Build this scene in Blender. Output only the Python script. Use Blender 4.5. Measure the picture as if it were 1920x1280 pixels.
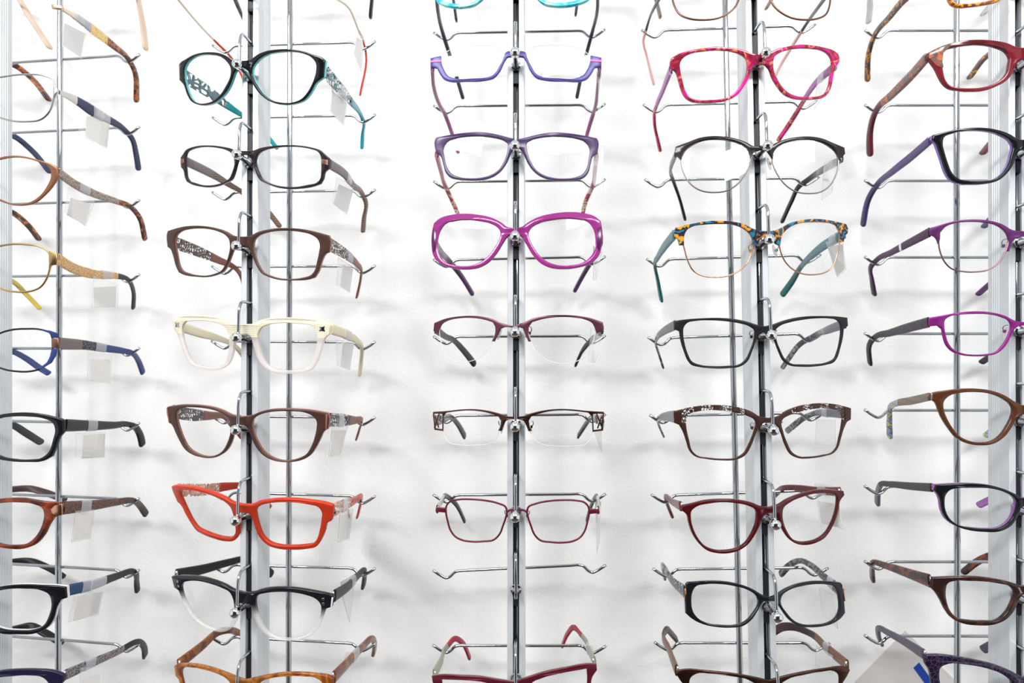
import bpy, bmesh, math
from mathutils import Vector, Matrix, Euler
from mathutils.geometry import tessellate_polygon
S = bpy.context.scene
COL = S.collection
for o in list(bpy.data.objects): bpy.data.objects.remove(o)
# ------------------------------------------------------------------ camera
CAM_Z = 1.45
cam = bpy.data.cameras.new('camera'); cam_o = bpy.data.objects.new('camera', cam); COL.objects.link(cam_o)
pitch = math.atan(50/1200.); yaw = math.atan(50/1200.*math.cos(pitch))
cam.sensor_width = 36.0; cam.lens = 36.0*1200/1920
cam.clip_start = 0.05; cam.clip_end = 30
cam_o.location = (0, 0, CAM_Z); cam_o.rotation_euler = (math.pi/2+pitch, 0, yaw)
cam.dof.use_dof = True; cam.dof.focus_distance = 0.515; cam.dof.aperture_fstop = 7.0
S.camera = cam_o
# ------------------------------------------------------------------ world, exposure
S.view_settings.view_transform = 'Standard'; S.view_settings.look = 'None'
S.view_settings.exposure = -0.05; S.view_settings.gamma = 1.0; S.view_settings.use_curve_mapping = False
W = bpy.data.worlds.new('shop_daylight'); S.world = W; W.use_nodes = True
bg = W.node_tree.nodes['Background']; bg.inputs[0].default_value = (0.92, 0.96, 1.0, 1); bg.inputs[1].default_value = 1.0
S.cycles.max_bounces = 12; S.cycles.transparent_max_bounces = 32
S.cycles.caustics_reflective = False; S.cycles.caustics_refractive = False
# ------------------------------------------------------------------ lamps of the shop (track of light panels on the ceiling)
LAMPS = [((-0.62, -0.75, 2.46), 0.9, 0.26, 30.0), ((0.62, -0.75, 2.46), 0.9, 0.26, 24.0)]
def lamp(loc, sx, sy, power, parent):
    l = bpy.data.lights.new('ceiling_lamp', 'AREA'); l.shape = 'RECTANGLE'; l.size = sx; l.size_y = sy
    l.energy = power; l.color = (0.985, 0.99, 1.0)
    o = bpy.data.objects.new('lamp_light', l); COL.objects.link(o); o.parent = parent
    o.location = (0, 0, -0.075); 
    d = (Vector((0, 0.66, 1.5))-Vector(loc)); o.rotation_euler = d.to_track_quat('-Z', 'Y').to_euler()
# ------------------------------------------------------------------ materials
def lin(h):
    h = h.lstrip('#'); c = [int(h[i:i+2], 16)/255 for i in (0, 2, 4)]
    return tuple(x/12.92 if x <= .04045 else ((x+.055)/1.055)**2.4 for x in c)+(1.0,)
MATS = {}
class NB:
    def __init__(s, name):
        s.m = bpy.data.materials.new(name); s.m.use_nodes = True; s.n = s.m.node_tree.nodes; s.l = s.m.node_tree.links
        s.p = s.n['Principled BSDF']; s.out = s.n['Material Output']; MATS[name] = s.m
    def new(s, t, **k):
        o = s.n.new(t)
        for a, b in k.items():
            if a.startswith('i_'):
                key = a[2:]; o.inputs[int(key) if key.isdigit() else key.replace('_', ' ')].default_value = b
            else: setattr(o, a, b)
        return o
    def ramp(s, stops, interp='CONSTANT'):
        r = s.n.new('ShaderNodeValToRGB'); r.color_ramp.interpolation = interp; e = r.color_ramp.elements
        e[0].position = stops[0][0]; e[0].color = stops[0][1]; e[1].position = stops[1][0]; e[1].color = stops[1][1]
        for p, c in stops[2:]: q = e.new(p); q.color = c
        return r
    def obj(s): return s.new('ShaderNodeTexCoord').outputs['Object']
    def noise(s, scale, detail=3, dist=0.0):
        n = s.new('ShaderNodeTexNoise', i_Scale=scale, i_Detail=detail, i_Distortion=dist); s.l.new(s.obj(), n.inputs['Vector']); return n.outputs[0]
def plastic(name, c, rough=0.18, trans=0.0, coat=0.0):
    b = NB(name); b.p.inputs['Base Color'].default_value = lin(c); b.p.inputs['Roughness'].default_value = rough
    b.p.inputs['Specular IOR Level'].default_value = .38
    if trans: see(b, lin(c), trans)
    return b.m
def see(b, col, amount):
    t = b.new('ShaderNodeBsdfTransparent'); lc = [min(1, x*.6+.4) for x in col[:3]]+[1]; t.inputs[0].default_value = lc
    mx = b.new('ShaderNodeMixShader', i_0=amount); b.l.new(b.p.outputs[0], mx.inputs[1]); b.l.new(t.outputs[0], mx.inputs[2]); b.l.new(mx.outputs[0], b.out.inputs[0])
def metal(name, c, rough=0.25, met=1.0):
    b = NB(name); b.p.inputs['Base Color'].default_value = lin(c); b.p.inputs['Roughness'].default_value = rough; b.p.inputs['Metallic'].default_value = met; return b.m
def tort(name, stops, scale=90, rough=0.15, trans=0.0, detail=2.0, dist=1.2):
    b = NB(name); n = b.noise(scale, detail, dist)
    r = b.ramp([(p, lin(c)) for p, c in stops], 'EASE'); b.l.new(n, r.inputs[0]); b.l.new(r.outputs[0], b.p.inputs['Base Color']); b.p.inputs['Roughness'].default_value = rough; b.p.inputs['Specular IOR Level'].default_value = .4
    if trans: see(b, lin(stops[-1][1]), trans)
    return b.m
def cells(name, c1, c2, scale=350, th=0.12, rough=.4, met=0.0, holes=False, flat=(.02, 1, 1)):
    """a lattice of webs between cells; with holes=True the cells are cut right through"""
    b = NB(name); v = b.new('ShaderNodeTexVoronoi', feature='DISTANCE_TO_EDGE', i_Scale=scale)
    fl = b.new('ShaderNodeVectorMath', operation='MULTIPLY'); fl.inputs[1].default_value = flat; b.l.new(b.obj(), fl.inputs[0]); b.l.new(fl.outputs[0], v.inputs['Vector'])
    r = b.ramp([(0, (1, 1, 1, 1)), (th, (0, 0, 0, 1))]); b.l.new(v.outputs['Distance'], r.inputs[0])
    b.p.inputs['Roughness'].default_value = rough; b.p.inputs['Metallic'].default_value = met
    if holes:
        b.p.inputs['Base Color'].default_value = lin(c1); b.l.new(r.outputs[0], b.p.inputs['Alpha'])
    else:
        mx = b.new('ShaderNodeMix', data_type='RGBA'); mx.inputs[6].default_value = lin(c2); mx.inputs[7].default_value = lin(c1)
        b.l.new(r.outputs[0], mx.inputs[0]); b.l.new(mx.outputs[2], b.p.inputs['Base Color'])
    return b.m
def stripes(name, c1, c2, scale=120, rough=.35, axis='Y', dist=0.0, met=0.0):
    b = NB(name); w = b.new('ShaderNodeTexWave', bands_direction=axis, i_Scale=scale, i_Distortion=dist, i_Detail=2.0); b.l.new(b.obj(), w.inputs['Vector'])
    r = b.ramp([(0, lin(c1)), (.5, lin(c2))], 'LINEAR'); b.l.new(w.outputs[0], r.inputs[0]); b.l.new(r.outputs[0], b.p.inputs['Base Color'])
    b.p.inputs['Roughness'].default_value = rough; b.p.inputs['Metallic'].default_value = met; return b.m
def split(name, ctop, z0, z1, cbot, alpha, rough=.2, texture=False):
    """two-tone acetate: one colour laminated on the upper rim, clear material below"""
    b = NB(name); sx = b.new('ShaderNodeSeparateXYZ'); b.l.new(b.obj(), sx.inputs[0])
    mr = b.new('ShaderNodeMapRange', i_1=z0, i_2=z1); b.l.new(sx.outputs['Z'], mr.inputs[0])
    b.p.inputs['Base Color'].default_value = lin(ctop); b.p.inputs['Roughness'].default_value = rough
    lo = b.new('ShaderNodeBsdfPrincipled', i_Base_Color=lin(cbot), i_Roughness=.1); lo.inputs['Alpha'].default_value = alpha
    mx = b.new('ShaderNodeMixShader'); b.l.new(mr.outputs[0], mx.inputs[0]); b.l.new(lo.outputs[0], mx.inputs[1]); b.l.new(b.p.outputs[0], mx.inputs[2]); b.l.new(mx.outputs[0], b.out.inputs[0])
    if texture:
        k = b.new('ShaderNodeTexChecker', i_Scale=900.0, i_Color1=lin(ctop), i_Color2=lin('#f6f1de'))
        mp = b.new('ShaderNodeMapping'); mp.inputs['Rotation'].default_value = (0, .785, 0); b.l.new(b.obj(), mp.inputs[0]); b.l.new(mp.outputs[0], k.inputs[0]); b.l.new(k.outputs[0], b.p.inputs['Base Color'])
    return b.m
def skin(b, base):
    """reflectance of a thin clear sheet: faint head-on, stronger at a glancing angle, the same from both faces"""
    w = b.new('ShaderNodeLayerWeight', i_Blend=.5); p = b.new('ShaderNodeMath', operation='POWER', i_1=4.0); b.l.new(w.outputs['Facing'], p.inputs[0])
    m = b.new('ShaderNodeMath', operation='MULTIPLY_ADD', i_1=.55, i_2=base); b.l.new(p.outputs[0], m.inputs[0]); return m
def clearfilm(name, alpha, c='#f4f6f7', gloss=.06, rough=.12):
    b = NB(name); t = b.new('ShaderNodeBsdfTransparent'); b.p.inputs['Base Color'].default_value = lin(c); b.p.inputs['Roughness'].default_value = rough
    mx = b.new('ShaderNodeMixShader', i_0=alpha); b.l.new(t.outputs[0], mx.inputs[1]); b.l.new(b.p.outputs[0], mx.inputs[2])
    g = b.new('ShaderNodeBsdfGlossy', i_Roughness=rough*.5); fr = skin(b, .03)
    m2 = b.new('ShaderNodeMixShader'); b.l.new(fr.outputs[0], m2.inputs[0]); b.l.new(mx.outputs[0], m2.inputs[1]); b.l.new(g.outputs[0], m2.inputs[2]); b.l.new(m2.outputs[0], b.out.inputs[0]); return b.m
def lensmat():
    b = NB('lens_plastic'); t = b.new('ShaderNodeBsdfTransparent'); t.inputs[0].default_value = (.985, .99, .99, 1)
    g = b.new('ShaderNodeBsdfGlossy', i_Roughness=.0); fr = skin(b, .02)
    m2 = b.new('ShaderNodeMixShader'); b.l.new(fr.outputs[0], m2.inputs[0]); b.l.new(t.outputs[0], m2.inputs[1]); b.l.new(g.outputs[0], m2.inputs[2]); b.l.new(m2.outputs[0], b.out.inputs[0]); return b.m
lensmat()
clearfilm('clear_sleeve', .16); clearfilm('loop_film', .42, '#e2e4ea', rough=.3); clearfilm('nylon', .5, '#f4f4f4'); clearfilm('pad_silicone', .38, '#efe6df')
plastic('paper', '#e9e6e2', .7); plastic('filmgrey', '#a9aab2', .3)
P = [('black', '#131519', .12), ('mblack', '#18181c', .4), ('blackbrown', '#221a1b', .2), ('turq', '#5fd3d6', .15), ('teal', '#0b9aa6', .2), ('brown', '#48302a', .36),
     ('copper', '#9a624b', .35), ('browntip', '#82452f', .35), ('dkbrown', '#2b2024', .15), ('greybrown', '#74676a', .4), ('orange', '#c2381d', .28), ('cream', '#e4d9ba', .4),
     ('violet', '#433a8a', .3), ('pink', '#f06bb6', .3), ('mauve', '#a0678e', .2), ('purplegrey', '#4d3a60', .25), ('rosetemple', '#b4586a', .25),
     ('plum', '#56365f', .3), ('plumdark', '#4a1a4a', .15), ('slate', '#31373e', .3), ('navy', '#2c3b74', .3), ('navymatte', '#2b3350', .5), ('redtip', '#d8402e', .25), ('redtip2', '#a12c3c', .2),
     ('lilac', '#8a6cbe', .2), ('lilacdark', '#4c3872', .25), ('indigo', '#3a3060', .25), ('violetin', '#9458a4', .25), ('maroon', '#5e1f2c', .2), ('redbrown', '#6a2e31', .3),
     ('blackgrey', '#2b2928', .35), ('greyblue', '#60707a', .3), ('mocha', '#4c3736', .35), ('denim', '#2e4b70', .8), ('pearl', '#e8e6ea', .2), ('honey', '#c4a83f', .2),
     ('creamdark', '#35302c', .35), ('beigetip', '#dcc3ad', .35), ('champagne', '#e6d6c2', .3), ('brownstone', '#8a7a6f', .35), ('tealgrey', '#5a8088', .35), ('tealdark', '#17605f', .3), ('pinktip', '#e0b2ac', .3),
     ('browntip2', '#3c2a2c', .35), ('purplegrey2', '#4b4455', .35), ('purpledark', '#1f1b36', .15), ('blue_ink', '#0f3f9c', .6), ('card_grey', '#d3cecb', .7), ('black_insert', '#1c1d21', .45)]
for n, c, r in P: plastic(n, c, r)
for n, c, r, t in [('magenta', '#96307f', .1, .12), ('amberbrown', '#563018', .12, .1), ('redplastic', '#4d0e14', .1, .05), ('orchid', '#a35aa4', .3, .0), ('clearink', '#c8c4c8', .2, .45)]: plastic(n, c, r, t)
for n, c, r in [('chrome', '#b7babe', .07), ('bright_chrome', '#e4e6e8', .1), ('gold', '#d6bc98', .22), ('goldmetal', '#c2a06e', .28), ('silver', '#c4c0bc', .2), ('gunmetal', '#7d7472', .3), ('rosegold', '#d6a184', .22),
     ('brownmetal', '#7a5c50', .3), ('bronze', '#5c4238', .35), ('bronzedark', '#4a4248', .35), ('greymetal', '#6c6b72', .3), ('tanbrown', '#8e6b58', .4), ('blackwire', '#3c3a3c', .3), ('mauvemetal', '#96707e', .3)]: metal(n, c, r)
metal('aluminium', '#d3d7da', .38, .3)
for n, c, r in [('burgmetal', '#57293a', .32), ('redmetal', '#671d2e', .32), ('purplemetal', '#672c68', .32), ('purplemetal2', '#46264a', .35), ('magentametal', '#8c2480', .32), ('orangemetal', '#8c5e42', .3), ('sage', '#9a9e8a', .35)]: metal(n, c, r, .45)
tort('tortlight', [(0, '#5e2c14'), (.42, '#7c3f18'), (.55, '#ab6a26'), (.65, '#8c4c1e'), (.8, '#693415')], 55)
tort('tortlight2', [(0, '#472418'), (.45, '#6c3a20'), (.62, '#92592c')], 70)
tort('tortamber', [(0, '#4a1e10'), (.42, '#7a3312'), (.5, '#e09a1e'), (.6, '#8a3f14')], 110)
tort('tortamber2', [(0, '#332a28'), (.5, '#4c3a30'), (.58, '#c07a28'), (.66, '#4a3a34')], 110)
tort('tortmag', [(0, '#c61a8c'), (.36, '#d8178f'), (.45, '#b03048'), (.5, '#7a2430'), (.56, '#b8205c'), (.63, '#e08a50'), (.68, '#d21a8c')], 75, .1)
tort('tortmulti', [(0, '#1f5f7c'), (.38, '#2a7d98'), (.44, '#2c2636'), (.52, '#35303c'), (.56, '#c8862a'), (.62, '#d8a63a'), (.68, '#22506a')], 130, .12, dist=.6)
tort('redtort', [(0, '#86202a'), (.5, '#7c1c26'), (.62, '#5a1a20'), (.8, '#8e2a30')], 40, .12)
tort('torttemple', [(0, '#b05a34'), (.4, '#c06a40'), (.46, '#5e5450'), (.56, '#6c625c'), (.62, '#a85038')], 95)
tort('torttemple2', [(0, '#2a1a1a'), (.45, '#3c2220'), (.56, '#b0622c'), (.64, '#4a2a22')], 110)
tort('tortdark', [(0, '#231614'), (.5, '#2c1b18'), (.62, '#4c2a1e'), (.75, '#2a1816')], 60, .12)
tort('tortdark2', [(0, '#2a1d1c'), (.5, '#382522'), (.6, '#7c3c26'), (.68, '#3a2622')], 70)
tort('tortgrey', [(0, '#25262a'), (.46, '#3c3c42'), (.56, '#8a8a8e'), (.64, '#34343a')], 110)
tort('amberdark', [(0, '#2e1613'), (.45, '#431c14'), (.58, '#6e2d18'), (.72, '#8c3c1e')], 45, .1)
tort('turqpat', [(0, '#0e8fae'), (.42, '#2ab8cc'), (.5, '#7adfe2'), (.62, '#9ceaea')], 100, .12)
tort('rosepat', [(0, '#c05a6c'), (.48, '#b85064'), (.54, '#e2dcc4'), (.66, '#c46a78')], 110)
tort('bluepat', [(0, '#6a7c98'), (.45, '#8aa0b8'), (.52, '#5c5058'), (.6, '#c8c86a')], 150)
cells('filteal', '#5d7d84', '#ffffff', 190, .12, .3, .3, True)
cells('filbrown', '#574240', '#ffffff', 330, .13, .4, .0, True)
cells('filbrown2', '#4e3c3a', '#ffffff', 300, .13, .4, .0, True)
cells('filsalmon', '#c8967e', '#ffffff', 300, .13, .4, .0, True)
cells('jewel', '#1b2630', '#d8dce0', 420, .3, .2)
cells('glitter', '#b88a4a', '#e6d29a', 900, .1, .25, .8)
cells('gunridge', '#3c3c44', '#76757c', 600, .2, .3, .6)
cells('goldpat', '#b08a5a', '#d0a878', 380, .08, .3, .5)
cells('taupepat', '#7c6c66', '#a89488', 420, .1, .35, .3)
cells('brownmesh', '#3a2422', '#7c5648', 700, .12, .35, .2)
cells('metalpat', '#8c8480', '#34345c', 500, .16, .3, .4)
cells('plumpat', '#3a2c3e', '#18131b', 350, .12, .35)
cells('purplescroll', '#3f3246', '#1b132c', 300, .07, .2, 0.0, False, (1, .02, 1))
stripes('stripebrown', '#6e4a38', '#b0a0a0', 110, .25)
stripes('brownpat', '#4a382e', '#7c6250', 140, .35, 'Z', 4)
stripes('tanstripe', '#8a6450', '#6a5c4c', 60, .35, 'Z', 1)
split('creamsplit', '#e0d3ae', -.0065, -.006, '#efe4e0', .5, .5, True)
split('blacksplit', '#16161c', -.014, -.004, '#e6e4e0', .33, .12)
def lattice():
    """brown metal front pierced in patches along the brow"""
    b = NB('lattice'); b.p.inputs['Roughness'].default_value = .35; b.p.inputs['Metallic'].default_value = .5; b.p.inputs['Base Color'].default_value = lin('#4a3128')
    v = b.new('ShaderNodeTexVoronoi', feature='DISTANCE_TO_EDGE', i_Scale=520.0)
    fl = b.new('ShaderNodeVectorMath', operation='MULTIPLY'); fl.inputs[1].default_value = (1, .02, 1); b.l.new(b.obj(), fl.inputs[0]); b.l.new(fl.outputs[0], v.inputs['Vector'])
    hole = b.new('ShaderNodeMath', operation='GREATER_THAN', i_1=.1); b.l.new(v.outputs['Distance'], hole.inputs[0])
    sx = b.new('ShaderNodeSeparateXYZ'); b.l.new(b.obj(), sx.inputs[0])
    ax = b.new('ShaderNodeMath', operation='ABSOLUTE'); b.l.new(sx.outputs['X'], ax.inputs[0])
    s1 = b.new('ShaderNodeMath', operation='MULTIPLY', i_1=420.0); b.l.new(ax.outputs[0], s1.inputs[0])
    sn = b.new('ShaderNodeMath', operation='SINE'); b.l.new(s1.outputs[0], sn.inputs[0])
    band = b.new('ShaderNodeMath', operation='GREATER_THAN', i_1=-.45); b.l.new(sn.outputs[0], band.inputs[0])
    xin = b.new('ShaderNodeMath', operation='GREATER_THAN', i_1=.019); b.l.new(ax.outputs[0], xin.inputs[0])
    zin = b.new('ShaderNodeMath', operation='GREATER_THAN', i_1=-.002); b.l.new(sx.outputs['Z'], zin.inputs[0])
    a = hole
    for o in (band, xin, zin):
        m = b.new('ShaderNodeMath', operation='MULTIPLY'); b.l.new(a.outputs[0], m.inputs[0]); b.l.new(o.outputs[0], m.inputs[1]); a = m
    inv = b.new('ShaderNodeMath', operation='SUBTRACT', i_0=1.0); b.l.new(a.outputs[0], inv.inputs[1]); b.l.new(inv.outputs[0], b.p.inputs['Alpha'])
lattice()
def wallmat(name, c, bump=.25):
    b = NB(name); b.p.inputs['Base Color'].default_value = lin(c); b.p.inputs['Roughness'].default_value = .75
    n = b.noise(170, 4); n2 = b.noise(420, 2); ad = b.new('ShaderNodeMath', operation='ADD'); b.l.new(n, ad.inputs[0]); b.l.new(n2, ad.inputs[1])
    bp = b.new('ShaderNodeBump', i_Strength=bump, i_Distance=.0012); b.l.new(ad.outputs[0], bp.inputs['Height']); b.l.new(bp.outputs[0], b.p.inputs['Normal'])
wallmat('white_plaster', '#f3f2f0')
plastic('ceiling_white', '#e6e6e4', .8); stripes('floor_boards', '#4a3c32', '#5a4a3e', 6, .4, 'X'); plastic('shop_grey', '#3c3d40', .7); plastic('lamp_white', '#dcdcdc', .5)
# ------------------------------------------------------------------ mesh helpers (millimetres in, metres out)
MM = .001
def mesh_obj(name, verts, faces, mat, parent=None, smooth=True, loc=None, mats=None, fm=None, recalc=True):
    me = bpy.data.meshes.new(name); me.from_pydata([(v[0]*MM, v[1]*MM, v[2]*MM) for v in verts], [], faces)
    if recalc:
        bm = bmesh.new(); bm.from_mesh(me); bmesh.ops.recalc_face_normals(bm, faces=bm.faces); bm.to_mesh(me); bm.free()
    for m in (mats or [mat]): me.materials.append(MATS[m])
    if fm: me.polygons.foreach_set('material_index', fm)
    me.polygons.foreach_set('use_smooth', [smooth]*len(me.polygons)); me.update()
    o = bpy.data.objects.new(name, me); COL.objects.link(o)
    if parent: o.parent = parent
    if loc: o.location = [x*MM for x in loc]
    return o
def empty(name, loc, rot=(0, 0, 0)):
    o = bpy.data.objects.new(name, None); COL.objects.link(o); o.location = [x*MM for x in loc]; o.rotation_euler = rot; o.empty_display_size = .01; return o
def tag(o, label, cat, group=None):
    o['label'] = label; o['category'] = cat
    if group: o['group'] = group
def struct(o): o['kind'] = 'structure'; return o
def spline(pts, n=4, closed=False, corner=58):
    """Hermite smoothing that keeps sharp corners and never overshoots"""
    P = [Vector(p) for p in pts]; N = len(P); T = []
    for i in range(N):
        a = P[i-1] if (i > 0 or closed) else None; b = P[(i+1) % N] if (i < N-1 or closed) else None
        if a is None: T.append((P[i+1]-P[i])); continue
        if b is None: T.append((P[i]-P[i-1])); continue
        u = P[i]-a; v = b-P[i]
        ang = math.degrees(u.angle(v, 0)) if u.length > 1e-6 and v.length > 1e-6 else 0
        if ang > corner: T.append(None); continue
        lu, lv = max(u.length, 1e-6), max(v.length, 1e-6)
        T.append((u/lu*lv+v/lv*lu)/(lu+lv))
    R = []
    for i in range(N if closed else N-1):
        a, b = P[i], P[(i+1) % N]; L = (b-a).length
        ta = T[i]; tb = T[(i+1) % N]
        da = (b-a) if ta is None else ta.normalized()*L; db = (b-a) if tb is None else tb.normalized()*L
        for k in range(n):
            t = k/n; R.append(a*(2*t**3-3*t*t+1)+da*(t**3-2*t*t+t)+b*(3*t*t-2*t**3)+db*(t**3-t*t))
    if not closed: R.append(P[-1])
    return R
def area2(L): return sum(L[i-1].x*L[i].y-L[i].x*L[i-1].y for i in range(len(L)))/2
def dedupe(L, eps=.12):
    R = [L[0]]
    for p in L[1:]:
        if (p-R[-1]).length > eps: R.append(p)
    if (R[0]-R[-1]).length < eps: R.pop()
    return R
def inset(L, d):
    """move a counter-clockwise loop inwards by d"""
    N = len(L); R = []
    for i in range(N):
        u = (L[i]-L[i-1]).normalized(); v = (L[(i+1) % N]-L[i]).normalized()
        n = Vector((-u.y-v.y, u.x+v.x)); 
        if n.length < 1e-6: n = Vector((-u.y, u.x))
        n.normalize(); c = max(.5, n.dot(Vector((-u.y, u.x)))); R.append(L[i]+n*(d/c))
    return R
K = 1/660.
def plate(name, outer, holes, t, mat, parent, mat2=None, rnd=.5, y0=0.0):
    """extruded rounded plate lying on the curved front y = K x^2 (2-D loops in x,z)"""
    loops = [outer]+holes; prep = []
    for i, L in enumerate(loops):
        L = dedupe([Vector(p) for p in L])
        if (area2(L) < 0) == (i == 0): L.reverse()
        prep.append(L)
    V = []; Fc = []; fm = []
    ys = [(-t/2, rnd), (-t/2+rnd*.35, rnd*.3), (-t/2+rnd, 0), (t/2-rnd, 0), (t/2-rnd*.35, rnd*.3), (t/2, rnd)]
    if mat2: ys.insert(3, (-t*.13, 0)); ys.insert(4, (-t*.12, 0))
    base = []
    for L in prep:
        b = []
        for y, d in ys:
            M = inset(L, d) if d else L
            b.append(len(V)); V += [(p.x, y0+y+K*p.x*p.x, p.y) for p in M]
        base.append((b, len(L)))
        for j in range(len(ys)-1):
            for k in range(len(L)):
                k2 = (k+1) % len(L); Fc.append((b[j]+k, b[j]+k2, b[j+1]+k2, b[j+1]+k)); fm.append(1 if mat2 and j >= 3 else 0)
    for side in (0, -1):
        polys = []; idx = []
        for b, n in base:
            polys.append([Vector((V[b[side]+k][0], V[b[side]+k][2], 0)) for k in range(n)]); idx += [b[side]+k for k in range(n)]
        for tri in tessellate_polygon(polys):
            Fc.append(tuple(idx[q] for q in tri)); fm.append(1 if mat2 and side == -1 else 0)
    o = mesh_obj(name, V, Fc, mat, parent, mats=[mat, mat2] if mat2 else None, fm=fm)
    o.data.polygons.foreach_set('use_smooth', [True]*len(o.data.polygons))
    try: o.data.set_sharp_from_angle(angle=math.radians(42))
    except Exception: pass
    return o
def tube(name, pts, r, mat, parent=None, closed=False, ns=8, smooth_n=4, loc=None, corner=200):
    P = spline(pts, smooth_n, closed, corner) if smooth_n > 1 else [Vector(p) for p in pts]
    V = []; Fc = []; N = len(P); up = None
    for i in range(N):
        a = P[i-1] if (i > 0 or closed) else P[i]; b = P[(i+1) % N] if (i < N-1 or closed) else P[i]
        T = (b-a).normalized()
        if up is None: up = T.orthogonal()
        up = (up-T*up.dot(T)).normalized(); w = T.cross(up); rr = r[i*(len(r)-1)//max(1, N-1)] if isinstance(r, (list, tuple)) else r
        for k in range(ns):
            q = 2*math.pi*k/ns; V.append(P[i]+(up*math.cos(q)+w*math.sin(q))*rr)
    for i in range(N if closed else N-1):
        for k in range(ns):
            i2 = (i+1) % N; k2 = (k+1) % ns; Fc.append((i*ns+k, i*ns+k2, i2*ns+k2, i2*ns+k))
    if not closed: Fc.append(tuple(range(ns))[::-1]); Fc.append(tuple((N-1)*ns+k for k in range(ns)))
    return mesh_obj(name, V, Fc, mat, parent, loc=loc)
def box_verts(x0, x1, y0, y1, z0, z1):
    return [(x, y, z) for z in (z0, z1) for x, y in ((x0, y0), (x1, y0), (x1, y1), (x0, y1))]
BOXF = [(0, 3, 2, 1), (4, 5, 6, 7), (0, 1, 5, 4), (1, 2, 6, 5), (2, 3, 7, 6), (3, 0, 4, 7)]
def box(name, x0, x1, y0, y1, z0, z1, mat, parent=None): return mesh_obj(name, box_verts(x0, x1, y0, y1, z0, z1), BOXF, mat, parent, smooth=False)
def slab(name, quad, t, mat, parent, loc=None, n=None):
    """a thin sheet with real thickness from a 3-D quad"""
    q = [Vector(p) for p in quad]; nn = n or (q[1]-q[0]).cross(q[2]-q[0]).normalized()
    return mesh_obj(name, [p-nn*t/2 for p in q]+[p+nn*t/2 for p in q], BOXF, mat, parent, smooth=False, loc=loc)
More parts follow.
